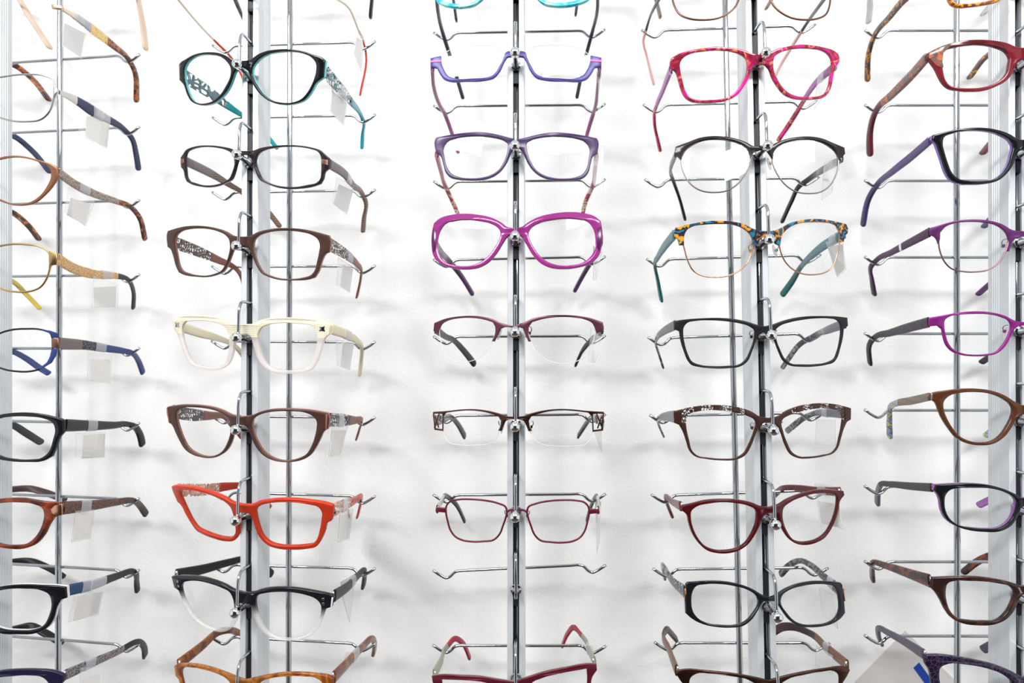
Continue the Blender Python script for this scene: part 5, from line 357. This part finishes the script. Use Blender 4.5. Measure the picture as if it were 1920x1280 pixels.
TAGS = [
{'of':'2a','paper':[(-3.25,0.0,-1.95),(-0.77,11.87,0.27),(-1.79,11.87,-28.82),(-5.67,0.0,-17.49)],'sleeve':[(-1.75,-4.75,-1.18),(1.75,4.75,1.18),(0.51,4.75,-34.19),(-4.7,-4.75,-20.15)],'f':(0.761,0.901),'O':(-170.0,592.3,1767.7)},
{'of':'2b','paper':[(-2.74,-13.34,-3.65),(-0.51,21.23,0.37),(-3.36,21.23,-19.98),(-3.69,-13.34,-21.1)],'sleeve':[(-1.7,-17.77,-1.93),(1.7,17.77,1.93),(-1.79,17.77,-22.94),(-2.86,-17.77,-23.22)],'f':(0.364,0.504),'O':(-174.2,546.8,1691.7)},
{'of':'2c','paper':[(-5.77,-1.5,-2.62),(-1.72,29.43,0.02),(-7.78,29.43,-21.27),(-10.34,-1.5,-20.45)],'sleeve':[(-1.3,-21.15,-2.62),(1.3,21.15,2.62),(-4.99,21.15,-24.55),(-4.84,-21.15,-24.43)],'f':(0.442,0.582),'O':(-170.8,554.6,1615.3)},
{'of':'2d','paper':[(-2.7,-0.48,-1.71),(-2.25,28.99,-1.98),(-5.2,28.99,-23.49),(-4.91,-0.48,-20.98)],'sleeve':[(-0.28,-21.62,0.63),(0.28,21.62,-0.63),(-2.74,21.62,-25.0),(-1.18,-21.62,-22.58)],'f':(0.486,0.626),'O':(-173.3,566.1,1545.2)},
{'of':'2e','paper':[(-1.3,-2.92,-1.01),(-2.67,33.84,-2.14),(-6.41,33.84,-25.15),(-2.94,-2.92,-21.99)],'sleeve':[(-1.12,-23.04,-0.05),(1.12,23.04,0.05),(-2.53,23.04,-25.51),(0.33,-23.04,-21.46)],'f':(0.403,0.543),'O':(-169.2,553.5,1473.8)},
{'of':'2f','paper':[(-0.67,-19.71,-2.16),(0.29,16.3,-5.02),(-5.17,16.3,-26.18),(-2.79,-19.71,-22.54)],'sleeve':[(-0.8,-19.71,1.47),(0.8,19.71,-1.47),(-5.95,19.71,-27.65),(-3.42,-19.71,-23.6)],'f':(0.263,0.403),'O':(-170.0,544.8,1400.6)},
{'of':'2g','paper':[(11.37,-57.03,7.8),(-12.85,59.29,-16.36),(-16.0,59.29,-40.58),(10.21,-57.03,-12.63)],'sleeve':[(10.3,-54.35,10.76),(-10.3,54.35,-10.76),(-14.15,54.35,-40.32),(8.86,-54.35,-14.5)],'f':(0.287,0.427),'O':(-171.5,572.4,1323.5)},
{'of':'2h','sleeve':[(0.41,-24.16,4.1),(-0.41,24.16,-4.1),(-5.47,24.16,-47.92),(2.75,-24.16,-9.97)],'f':(0.51,0.65),'O':(-167.2,562.8,1266.6)},
{'of':'2i','sleeve':[(-2.48,-5.62,2.39),(2.48,5.62,-2.39),(-2.53,5.62,-28.82),(-9.59,-5.62,-23.57)],'f':(0.484,0.624),'O':(-162.9,558.8,1204.3)},
{'of':'3b','sleeve':[(-1.42,0.0,0.03),(1.42,0.0,-0.03),(0.1,0.0,-31.3),(-2.16,0.0,-31.26)],'f':(0.121,0.261),'O':(53.1,540.4,1698.5)},
{'of':'3c','sleeve':[(-4.17,0.0,-3.88),(4.17,0.0,3.88),(2.82,0.0,-37.11),(-4.86,0.0,-28.61)],'f':(0.06,0.2),'O':(50.6,529.2,1631.6)},
{'of':'3d','sleeve':[(-4.4,-7.2,1.6),(4.4,7.2,-1.6),(-0.41,7.2,-26.32),(-4.55,-7.2,-28.28)],'f':(0.363,0.503),'O':(51.4,554.8,1553.5)},
{'of':'3e','sleeve':[(-3.87,8.19,2.81),(3.87,-8.19,-2.81),(-1.94,-8.19,-26.2),(-6.35,8.19,-25.46)],'f':(0.147,0.287),'O':(47.4,525.6,1480.7)},
{'of':'3f','sleeve':[(1.41,52.82,-4.49),(-1.41,-52.82,4.49),(-1.5,-52.82,-11.19),(6.06,52.82,-19.33)],'f':(0.093,0.233),'O':(51.3,567.0,1395.4)},
{'of':'3g','sleeve':[(-0.55,23.73,-4.9),(0.55,-23.73,4.9),(-1.14,-23.73,-30.46),(0.79,23.73,-53.55)],'f':(0.548,0.688),'O':(53.6,590.2,1328.7)},
{'of':'3i','sleeve':[(-2.03,2.26,-1.0),(2.03,-2.26,1.0),(1.95,-2.26,-13.42),(-0.62,2.26,-14.05)],'f':(0.452,0.592),'O':(44.5,565.9,1210.7)},
{'of':'4b','sleeve':[(-1.5,8.23,1.47),(1.5,-8.23,-1.47),(-2.18,-8.23,-17.64),(-4.89,8.23,-24.74)],'f':(0.246,0.386),'O':(247.3,556.4,1702.1)},
{'of':'4c','sleeve':[(0.65,13.66,2.76),(-0.65,-13.66,-2.76),(-5.5,-13.66,-30.33),(-2.25,13.66,-29.76)],'f':(0.168,0.308),'O':(245.7,542.5,1624.3)},
{'of':'4d','paper':[(-1.01,9.35,-3.43),(3.76,-7.01,-4.34),(5.52,-7.01,-24.53),(6.35,9.35,-28.89)],'sleeve':[(-2.82,9.35,0.94),(2.82,-9.35,-0.94),(4.97,-9.35,-25.68),(6.24,9.35,-30.39)],'f':(0.136,0.276),'O':(250.4,549.4,1557.9)},
{'of':'4f','sleeve':[(1.05,21.32,-1.71),(-1.05,-21.32,1.71),(-1.49,-21.32,-19.85),(-0.65,21.32,-23.66)],'f':(0.57,0.71),'O':(253.2,578.9,1404.3)},
{'of':'4g','paper':[(-2.83,4.49,-14.24),(3.84,-19.98,-13.34),(5.5,-19.98,-31.95),(-0.35,4.49,-33.73)],'sleeve':[(-2.67,11.08,-1.65),(2.67,-11.08,1.65),(10.26,-11.08,-34.8),(1.07,11.08,-33.1)],'f':(0.236,0.376),'O':(241.4,558.5,1351.5)},
{'of':'4h','sleeve':[(-0.88,10.62,-0.87),(0.88,-10.62,0.87),(4.38,-10.62,-26.21),(2.2,10.62,-23.44)],'f':(0.133,0.273),'O':(236.2,546.3,1266.7)},
{'of':'4i','sleeve':[(-0.6,14.34,-1.89),(0.6,-14.34,1.89),(0.28,-14.34,-13.5),(-1.65,14.34,-18.13)],'f':(0.439,0.579),'O':(244.4,570.3,1208.2)},
{'of':'1a','paper':[(-2.47,-10.31,-4.47),(-0.95,13.64,-1.18),(-4.66,13.64,-23.25),(-3.05,-10.31,-24.52)],'sleeve':[(-0.65,-13.64,-2.25),(0.65,13.64,2.25),(-3.91,13.64,-24.89),(-1.37,-13.64,-26.76)],'f':(0.153,0.293),'O':(-408.3,536.7,1753.7)},
{'of':'1b','paper':[(-0.03,-10.98,-2.69),(1.12,17.99,1.1),(-0.87,17.99,-22.11),(-0.75,-10.98,-21.14)],'sleeve':[(-1.72,-17.99,-3.03),(1.72,17.99,3.03),(-0.46,17.99,-22.76),(-1.77,-17.99,-22.48)],'f':(0.504,0.644),'O':(-410.4,567.6,1681.8)},
{'of':'1c','paper':[(-3.01,-10.48,-7.48),(-0.1,10.66,-7.97),(-4.55,10.66,-27.54),(-6.17,-10.48,-22.82)],'sleeve':[(-1.04,-15.8,0.46),(1.04,15.8,-0.46),(-8.05,15.8,-26.97),(-4.22,-15.8,-21.2)],'f':(0.315,0.455),'O':(-407.7,550.6,1607.3)},
{'of':'1d','paper':[(-1.08,-15.24,-8.7),(-1.32,16.23,-3.43),(-0.78,16.23,-23.99),(0.06,-15.24,-26.98)],'sleeve':[(0.4,-17.7,1.32),(-0.4,17.7,-1.32),(0.21,17.7,-24.5),(-0.67,-17.7,-27.21)],'f':(0.632,0.772),'O':(-404.2,579.4,1532.1)},
{'of':'1e','paper':[(-0.13,-12.21,-4.41),(0.27,12.98,-4.66),(0.84,12.98,-25.7),(-0.22,-12.21,-22.79)],'sleeve':[(-0.71,-14.96,0.28),(0.71,14.96,-0.28),(-0.22,14.96,-27.36),(-0.9,-14.96,-22.97)],'f':(0.486,0.626),'O':(-398.5,566.3,1462.7)},
{'of':'1f','paper':[(1.41,-10.68,-0.67),(-1.32,19.78,-2.62),(-1.36,19.78,-23.81),(-0.37,-10.68,-21.34)],'sleeve':[(0.97,-19.78,1.4),(-0.97,19.78,-1.4),(-0.97,19.78,-24.41),(0.97,-19.78,-18.36)],'f':(0.339,0.479),'O':(-395.2,552.3,1392.9)},
{'of':'1g','paper':[(0.19,-11.0,-2.02),(1.02,8.25,-4.93),(-0.64,8.25,-25.91),(-2.11,-11.0,-22.98)],'sleeve':[(-0.14,-11.0,1.67),(0.14,11.0,-1.67),(-1.92,11.0,-27.61),(-2.97,-11.0,-24.13)],'f':(0.233,0.373),'O':(-392.5,543.4,1327.3)},
{'of':'1h','paper':[(0.9,-15.25,3.2),(0.08,17.71,-3.33),(-3.91,17.71,-22.9),(-2.09,-15.25,-16.58)],'sleeve':[(-0.86,-17.71,4.04),(0.86,17.71,-4.04),(-3.14,17.71,-23.61),(-4.08,-17.71,-16.47)],'f':(0.173,0.313),'O':(-384.6,539.7,1256.9)},
{'of':'1i','paper':[(1.98,-13.01,-1.58),(4.15,4.62,-7.71),(4.48,4.62,-19.73),(2.3,-13.01,-12.53)],'sleeve':[(-2.86,-10.57,4.07),(2.86,10.57,-4.07),(3.71,10.57,-24.07),(-2.3,-10.57,-15.2)],'f':(0.261,0.401),'O':(-384.6,546.4,1193.1)}]
RACKS = [
{'post':[(-489.6,1787.9),(-468.9,1174.1)],'rod':[(-481.4,1820.8),(-463.1,1147.1)],'bars':[(-540.5,1830.1,-421.9,1835.5),(-540.5,1758.2,-421.9,1763.6),(-538.2,1686.3,-420.2,1690.1),(-536.0,1614.0,-418.4,1616.3),(-533.7,1541.3,-416.7,1542.1),(-531.5,1469.8,-415.0,1469.2),(-529.3,1398.0,-413.3,1395.9),(-527.1,1326.4,-411.6,1322.9),(-525.0,1259.0,-410.0,1254.1),(-522.8,1189.8,-408.4,1183.5)],'hooks':[1777.1,1704.6,1627.8,1551.1,1475.3,1399.6,1326.2,1252.8,1180.6],'bare':-1},
{'post':[(-248.1,1767.5),(-239.9,1190.5)],'rod':[(-245.9,1815.0),(-237.7,1151.6)],'bars':[(-301.7,1844.3,-183.2,1845.0),(-301.7,1771.3,-183.2,1772.0),(-300.5,1698.3,-182.6,1698.5),(-299.3,1623.3,-182.0,1624.0),(-298.1,1549.6,-181.4,1549.3),(-297.0,1476.1,-180.8,1475.1),(-295.8,1403.3,-180.2,1402.3),(-294.6,1329.7,-179.6,1327.1),(-293.5,1260.4,-179.0,1258.8),(-292.4,1192.2,-178.5,1188.2)],'hooks':[1772.2,1699.7,1624.4,1549.2,1474.9,1400.6,1328.5,1256.4,1185.5],'bare':-1},
{'post':[(-18.7,1761.9),(-18.8,1194.9)],'rod':[(-18.7,1809.5),(-18.9,1156.0)],'bars':[(-79.7,1852.5,42.2,1851.9),(-79.7,1779.4,42.2,1778.8),(-79.4,1706.3,41.9,1705.2),(-79.1,1631.3,41.5,1631.3),(-78.9,1554.9,41.2,1556.6),(-78.6,1480.3,40.9,1480.6),(-78.3,1404.5,40.5,1405.9),(-78.1,1328.9,40.2,1330.9),(-77.8,1257.6,39.9,1264.6),(-77.6,1188.0,39.5,1190.0)],'hooks':[1777.0,1704.5,1628.3,1555.2,1478.7,1403.9,1333.4,1269.9,1198.9],'bare':7},
{'post':[(180.3,1757.0),(182.5,1199.0)],'rod':[(180.0,1804.6),(185.2,1160.1)],'bars':[(123.3,1851.2,243.0,1852.7),(123.3,1777.5,243.0,1779.0),(124.2,1703.8,243.3,1704.9),(125.1,1630.8,243.5,1630.9),(126.0,1554.0,243.8,1556.7),(126.9,1478.9,244.1,1482.2),(127.8,1405.1,244.4,1408.0),(128.7,1330.6,244.7,1335.5),(129.6,1261.8,245.0,1264.7),(130.4,1194.1,245.2,1196.1)],'hooks':[1773.0,1700.5,1625.5,1551.0,1475.7,1401.8,1329.6,1259.5,1191.0],'bare':-1},
{'post':[(393.7,1751.8),(377.2,1202.8)],'rod':[(397.0,1799.3),(380.1,1164.0)],'bars':[(335.1,1845.1,459.6,1842.3),(335.1,1772.5,459.6,1769.7),(333.5,1699.9,457.4,1697.8),(331.9,1627.3,455.2,1625.7),(330.2,1554.3,453.0,1553.4),(328.6,1482.3,450.8,1482.0),(327.0,1410.7,448.6,1411.0),(325.4,1340.1,446.4,1341.0),(323.9,1271.1,444.3,1272.6),(322.4,1203.7,442.3,1205.7)],'hooks':[1767.4,1694.9,1623.1,1550.8,1479.2,1407.6,1337.7,1268.9,1201.3],'bare':-1}]
CARD = [(363.6, 663.5, 1189.3), (411.2, 663.5, 1141.4), (362.7, 663.5, 1093.0), (313.7, 663.5, 1139.0)]
STRIPE = [(370.5, 662.8, 1153.4), (376.1, 662.8, 1158.9), (398.1, 662.8, 1127.6), (392.3, 662.8, 1122.8)]

# ------------------------------------------------------------------ display racks
RANK = ['leftmost', 'second', 'central', 'fourth', 'rightmost']
def lathe_y(name, prof, mat, parent, x, z, ns=20):
    V = []; Fc = []
    for r, y in prof:
        for k in range(ns): q = 2*math.pi*k/ns; V.append((x+r*math.cos(q), y, z+r*math.sin(q)))
    for i in range(len(prof)-1):
        for k in range(ns): k2 = (k+1) % ns; Fc.append((i*ns+k, i*ns+k2, (i+1)*ns+k2, (i+1)*ns+k))
    Fc.append(tuple(range(ns))); Fc.append(tuple((len(prof)-1)*ns+k for k in range(ns)))
    o = mesh_obj(name, V, Fc, mat, parent)
    try: o.data.set_sharp_from_angle(angle=math.radians(50))
    except Exception: pass
    return o
def rack(i, d):
    (xa, za), (xb, zb) = d['post']; fx = lambda z: xa+(xb-xa)*(z-za)/(zb-za)
    e = empty('display_rack', (fx(0), 542, 0)); off = Vector((fx(0), 542, 0))
    tag(e, ['leftmost aluminium display post with chrome hooks, cut by the left picture edge', 'aluminium display post with chrome hooks, second from the left', 'aluminium display post seen head-on, holding one empty hook', 'aluminium display post with chrome hooks, fourth from the left', 'aluminium display post with chrome hooks by the right picture edge'][i], 'display rack', 'eyewear display racks')
    L = lambda p: (p[0]-off.x, p[1]-off.y, p[2]-off.z)
    # extruded profile with a slot in front and fine flutes on the sides
    h = 7.3; side = [(h, 530.6), (h, 541)]
    for y in (541, 543.4, 545.8, 548.2): side += [(h, y), (h-.45, y+.4), (h-.45, y+.9), (h, y+1.3)]
    side += [(h, 554.4), (h-.6, 555)]
    right = [(2.5, 536), (2.5, 530), (h-.6, 530)]+side[0:1]+side[2:]
    prof = right+[(-x, y) for x, y in right[::-1]]
    V = []; n = len(prof); zs = (0, 2600)
    for z in zs: V += [L((fx(z)+x, y, z)) for x, y in prof]
    Fc = [(k, (k+1) % n, n+(k+1) % n, n+k) for k in range(n)]+[tuple(range(n))[::-1], tuple(range(n, 2*n))]
    mesh_obj('post', V, Fc, 'aluminium', e, smooth=False)
    bv = []
    for z in zs: bv += [L((fx(z)+x, y, z)) for x, y in ((-2.45, 534.6), (2.45, 534.6), (2.45, 535.9), (-2.45, 535.9))]
    mesh_obj('slot_liner', bv, BOXF, 'black_insert', e, smooth=False)
    tube('locking_rod', [L((fx(z)+.9, 533.4, z)) for z in (1000, 1900)], .75, 'chrome', e, smooth_n=1)
    (ra, rza), (rb, rzb) = d['rod']; gx = lambda z: ra+(rb-ra)*(z-rza)/(rzb-rza)
    tube('back_rod', [L((gx(z), 611, z)) for z in (0, 1000, 2000, 2600)], 2.7, 'chrome', e, smooth_n=1, ns=12)
    for k, (x0, z0, x1, z1) in enumerate(d['bars']):
        pts = [(x0-23, 613, z0+.6), (x0-14, 614, z0-5.4), (x0-10.5, 614, z0-6.8), (x0-7, 614, z0-5.6), (x0-1.5, 614, z0-.8), (x0+2, 614, z0), (x0+9, 614, z0+(z1-z0)*9/(x1-x0)), (x1-9, 614, z1-(z1-z0)*9/(x1-x0)), (x1-2, 614, z1), (x1+1.5, 614, z1-.8), (x1+7, 614, z1-5.6), (x1+10.5, 614, z1-6.8), (x1+14, 614, z1-5.4), (x1+23, 613, z1+.6)]
        tube('temple_rest', [L(p) for p in pts], 1.4, 'chrome', e, smooth_n=3)
    for k, z in enumerate(d['hooks']):
        x = fx(z); bare = (k == d['bare'])
        mesh_obj('slot_insert', [L(p) for p in box_verts(x-2.4, x+2.4, 531.2, 534.5, z-14, z+27)], BOXF, 'black_insert', e, smooth=False)
        if bare: prof = [(4.3, 530), (4.6, 529.2), (4.3, 528.2), (2.6, 527.6), (2.6, 519)]
        else: prof = [(4.2, 530), (4.6, 529.2), (4.2, 528), (2.9, 527.5), (2.6, 526), (2.55, 510.5), (3.3, 509.8), (3.8, 508.6)]
        hk = lathe_y('hook', [(r, y-542) for r, y in prof], 'chrome', e, x-off.x, z)
        if not bare: lathe_y('knob', [(3.8, 508.5-542), (3.95, 507-542), (3.95, 504.8-542), (3.5, 503.9-542), (2.0, 503.1-542), (.3, 502.6-542)], 'bright_chrome', hk, x-off.x, z, 24)
        zt = z+30
        wp = [(x+.4, 509, z+(2 if not bare else -3)), (x+.4, 509.3, z+12), (x+.3, 509.6, z+20), (x+.3, 511, zt-4.5), (x+.2, 514.2, zt-1), (x, 519, zt), (x, 526, zt), (x, 534, zt)]
        if bare: wp = [(p[0], p[1]+8*(1-(i2/7)), p[2]) for i2, p in enumerate(wp)]
        tube('wire_loop', [L(p) for p in wp], 1.3, 'chrome', hk, smooth_n=3, ns=10)
for i, d in enumerate(RACKS): rack(i, d)
# ------------------------------------------------------------------ eyeglasses
def mirror(L): return [Vector((-p.x, p.y)) for p in L]
def lens(loop, s, parent):
    L = dedupe([Vector((s*p.x, p.y)) for p in loop], .3)
    if area2(L) < 0: L.reverse()
    c = sum(L, Vector((0, 0)))/len(L); V = []; Fc = []; n = len(L)
    rings = [1.0, .8, .55, .28]; nr = len(rings)
    for off in (-.45, .45):
        for r in rings:
            for p in L:
                q = c+(p-c)*r; rr = (q-c).length; V.append((q.x, K*q.x*q.x+off-(1-r*r)*.35, q.y))
        V.append((c.x, K*c.x*c.x+off-.35, c.y))
    B = nr*n+1
    for f in range(2):
        b = f*B
        for r in range(nr-1):
            for k in range(n): k2 = (k+1) % n; Fc.append((b+r*n+k, b+r*n+k2, b+(r+1)*n+k2, b+(r+1)*n+k))
        for k in range(n): Fc.append((b+(nr-1)*n+k, b+(nr-1)*n+(k+1) % n, b+nr*n))
    for k in range(n): k2 = (k+1) % n; Fc.append((k, k2, B+k2, B+k))
    o = mesh_obj('lens', V, Fc, 'lens_plastic', parent)
    try: o.data.set_sharp_from_angle(angle=math.radians(50))
    except Exception: pass
    return o
def profile_h(th, f):
    a, b, c, d = th
    if f < .45: return a+(b-a)*f/.45
    if f < 1: return b+(c-b)*(f-.45)/.55
    return c+(d-c)*min(1, (f-1)/.7)
def sweep(name, path, th, tt, mat, parent, grow=0.0, endcap=False):
    """rounded bar following a temple arm; path = list of (Vector, f)"""
    V = []; Fc = []; ns = 10
    if endcap:
        e, f1 = path[-1]; q = path[-2][0]; T1 = (e-q).normalized(); w = min(profile_h(th, f1)*.42, (e-q).length*.9)
        path = path[:-1]+[(e-T1*w, f1), (e-T1*w*.62, f1), (e-T1*w*.3, f1), (e-T1*w*.1, f1), (e, f1)]
    N = len(path)
    for i, (p, f) in enumerate(path):
        T = (path[min(i+1, N-1)][0]-path[max(i-1, 0)][0]).normalized()
        X = Vector((1, 0, 0)); n = (X-T*X.dot(T)).normalized(); h = n.cross(T).normalized()
        hh = profile_h(th, f)/2+grow; ww = tt/2*(1 if f < 1 else 1.15)+grow; k0 = 1.0
        if endcap and i >= N-5: k0 = (1, .93, .76, .52, .2)[i-(N-5)]
        for k in range(ns):
            q = 2*math.pi*(k+.5)/ns; c, s = math.cos(q), math.sin(q)
            V.append(p+n*(ww*k0*math.copysign(abs(c)**.55, c))+h*(hh*k0*math.copysign(abs(s)**.6, s)))
    for i in range(N-1):
        for k in range(ns): k2 = (k+1) % ns; Fc.append((i*ns+k, i*ns+k2, (i+1)*ns+k2, (i+1)*ns+k))
    Fc.append(tuple(range(ns))[::-1]); Fc.append(tuple((N-1)*ns+k for k in range(ns)))
    o = mesh_obj(name, V, Fc, mat, parent)
    try: o.data.set_sharp_from_angle(angle=math.radians(55))
    except Exception: pass
    return o
def dense(T):
    P = spline([p[:3] for p in T], 6); F = []
    for i in range(len(T)-1): F += [T[i][3]+(T[i+1][3]-T[i][3])*k/6 for k in range(6)]
    return list(zip(P, F+[T[-1][3]]))
def cut(path, f0, f1):
    R = []
    for i, (p, f) in enumerate(path):
        if i and path[i-1][1] < f0 < f:
            u = (f0-path[i-1][1])/(f-path[i-1][1]); R.append((path[i-1][0].lerp(p, u), f0))
        if f0 <= f <= f1: R.append((p, f))
        if i and path[i-1][1] < f1 < f:
            u = (f1-path[i-1][1])/(f-path[i-1][1]); R.append((path[i-1][0].lerp(p, u), f1))
    return R
PATHS = {}
def eyeglasses(d):
    r = int(d['id'][0])-1
    e = empty('eyeglasses', d['O'], d['E'])
    tag(e, d['desc'], 'glasses', 'eyeglasses on the %s rack' % RANK[r])
    inner = [Vector(p) for p in d['inner']]; loop = spline(inner, 4, True, 80)
    t = d['t']; m = d['mat']; cr = 30 if d.get('sharp') else 37
    for s in (1, -1): lens(loop, s, e)
    if d['style'] in ('ring', 'band'):
        half = spline(d['outer'], 4, False, cr); full = half+mirror(half)[::-1][1:-1]
        holes = [loop, mirror(loop)] if d['style'] == 'ring' else []
        fr = plate('frame_front', full, holes, t, m, e, d.get('mat2'), rnd=min(.55, t*.28) if d['style'] == 'ring' else .22)
        if d['style'] == 'band':
            for s in (1, -1): tube('rim_wire', [(s*p.x, K*p.x*p.x, p.y) for p in loop], .35 if d['nylon_'] == 'nylon' else .6, d['nylon_'], e, True, 8, 1)
    else:
        wire = d['style'] == 'wire'
        if wire:
            fr = None
            for s in (1, -1):
                q = tube('rim', [(s*p.x, K*p.x*p.x, p.y) for p in loop], .8, m, e, True, 8, 1)
        br = d.get('bridge')
        if not br:
            i0 = min(range(len(inner)), key=lambda k: inner[k].x-.25*inner[k].y); a = inner[i0]; br = [(a.x+1.5, a.y+2), (a.x*.6, a.y+4.5), (0, a.y+5.2)]
        pts = [(p[0], K*p[0]**2-.4, p[1]) for p in br]; pts = pts+[(-x, y, z) for x, y, z in pts[::-1][1:]]
        tube('bridge', pts, .95, m, e)
        if d.get('endp'):
            q = [Vector(p) for p in d['endp']]
            for s in (1, -1): plate('end_piece', [Vector((s*p.x, p.y)) for p in q], [], 2.4, d.get('endmat', m), e, rnd=.4)
        else:
            x1 = max(p.x for p in inner); z1 = d['TR'][0][2]
            for s in (1, -1): plate('end_piece', [Vector((s*(x1-3), z1-1)), Vector((s*(x1+1.5), z1-1)), Vector((s*(x1+1.5), z1+1)), Vector((s*(x1-3), z1+1))], [], 2, m, e, rnd=.3)
    for name, poly, pm in d.get('patch', []):
        for s in (1, -1): plate(name, [Vector((s*p[0], p[1])) for p in poly], [], .9, pm, e, rnd=.15, y0=-t/2)
    # nose pads
    i0 = min(range(len(inner)), key=lambda k: inner[k].x-.12*inner[k].y); a = inner[i0]
    if d.get('pads'):
        for s in (1, -1):
            x = s*(a.x-1.2); z = a.y-5.5; V = []; Fc = []
            for i in range(7):
                ph = math.pi*(i+.001)/6.002
                for k in range(10):
                    q = 2*math.pi*k/10; X = 1.1*math.sin(ph)*math.cos(q); Y = 3.0*math.sin(ph)*math.sin(q); Z = 5.4*math.cos(ph)
                    V.append((x+X-s*Z*.28, K*x*x+5+Y+s*X*.5, z+Z))
            for i in range(6):
                for k in range(10): k2 = (k+1) % 10; Fc.append((i*10+k, i*10+k2, (i+1)*10+k2, (i+1)*10+k))
            pd = mesh_obj('nose_pad', V, Fc, 'pad_silicone', e)
            tube('pad_arm', [(s*(a.x+1.0), K*x*x+.3, z+5.5), (s*(a.x+1.9), K*x*x+3, z+5), (s*(a.x+1.4), K*x*x+5, z+2), (x+s*.8, K*x*x+5, z+.5)], .45, 'silver', pd)
            lathe_y('pad_box', [(1.3, K*x*x+4.2), (1.3, K*x*x+5.6)], m if m != 'lattice' else 'bronze', pd, x+s*1.3, z+.5, 10)
    for key in 'RL':
        path = dense(d['T'+key]); PATHS[(d['id'], key)] = (e, path, d['th'], d['tt']); f0 = 0.0; root = None
        for name, f1, mt in d['S'+key]:
            seg = cut(path, f0, min(f1, 2.0)); last = f1 >= 2
            if len(seg) < 2: continue
            o = sweep(name if root else 'temple', seg, d['th'], d['tt'], mt, root or e, endcap=last)
            if not root: root = o
            f0 = f1
        # hinge barrel between front and arm
        p = path[0][0]; hz = min(d['th'][0]*.36, 4)
        tube('hinge', [(p.x-(.9 if p.x > 0 else -.9), p.y+.2, p.z-hz), (p.x-(.9 if p.x > 0 else -.9), p.y+.2, p.z+hz)], 1.0, 'silver', root, smooth_n=1)
for d in PAIRS:
    d['nylon_'] = d.get('nylon', m_ if (m_ := d['mat']) not in ('violet',) else 'nylon')
    eyeglasses(d)
# ------------------------------------------------------------------ tags hanging on the temples
SHORT = {'1a': 'the glittering gold temple', '1b': 'the broad navy temple', '1c': 'the taupe patterned temple', '1d': 'the broad gold temple', '1e': 'the glasses with navy side pieces', '1f': 'the glossy black leftmost glasses', '1g': 'the glasses with rose gold plaque', '1h': 'the denim blue temple', '1i': 'the bottom leftmost dark purple glasses', '2a': 'the topmost rimless red-tipped glasses', '2b': 'the black and turquoise glasses', '2c': 'the glasses with brown striped temples', '2d': 'the brown square glasses above the cream pair', '2e': 'the cream textured glasses', '2f': 'the brown rounded glasses below the cream pair', '2g': 'the bright orange glasses', '2h': 'the black glasses with clear lower rims', '2i': 'the honey tortoiseshell glasses', '3b': 'the blue-violet half-rim glasses', '3c': 'the purple grey glasses', '3d': 'the translucent magenta glasses', '3e': 'the glasses with burgundy brow', '3f': 'the glasses with bronze openwork corners', '3g': 'the thin dark red metal glasses', '3i': 'the red and sage green glasses', '4b': 'the magenta tortoiseshell glasses', '4c': 'the black browline glasses', '4d': 'the blue and amber browline glasses', '4f': 'the brown lattice cat-eye glasses', '4g': 'the dark red cat-eye glasses', '4h': 'the glossy black oval glasses', '4i': 'the dark bronze glasses with tan temples'}
for d in TAGS:
    e = empty('price_tag', d['O']); n0 = d['O']
    tag(e, ('clear sleeve with white paper tag on ' if 'paper' in d else 'empty clear tag sleeve on ')+SHORT[d['of']], 'tag', 'tags on the eyeglasses')
    q = [Vector(p) for p in d['sleeve']]; nn = (q[1]-q[0]).cross(q[2]-q[0]).normalized()
    slab('sleeve', q, .35, 'clear_sleeve', e)
    edge = q+[q[0]]
    tube('sleeve_edge', q, .14, 'loop_film', e, True, 5, 1)
    if 'paper' in d:
        p = [Vector(v) for v in d['paper']]
        if len(p) == 4: slab('paper', p, .22, 'paper', e, n=nn)
    ge, path, th, tt = PATHS[(d['of'], 'R')]
    seg = cut(path, *d['f'])
    if len(seg) > 1:
        M = Euler(ge.rotation_euler).to_matrix(); o = Vector(ge.location)*1000-Vector(n0)
        sg = [(M @ p+o, f) for p, f in seg]; lp = sweep('loop', sg, th, tt, 'loop_film', e, grow=.45)
# ------------------------------------------------------------------ card on the wall
c0 = Vector(CARD[0]); e = empty('notice_card', c0); tag(e, 'pale grey card with a blue stripe set cornerwise on the wall, bottom right', 'card')
slab('sheet', [Vector(p)-c0 for p in CARD], .8, 'card_grey', e); slab('stripe', [Vector(p)-c0 for p in STRIPE], .3, 'blue_ink', e)
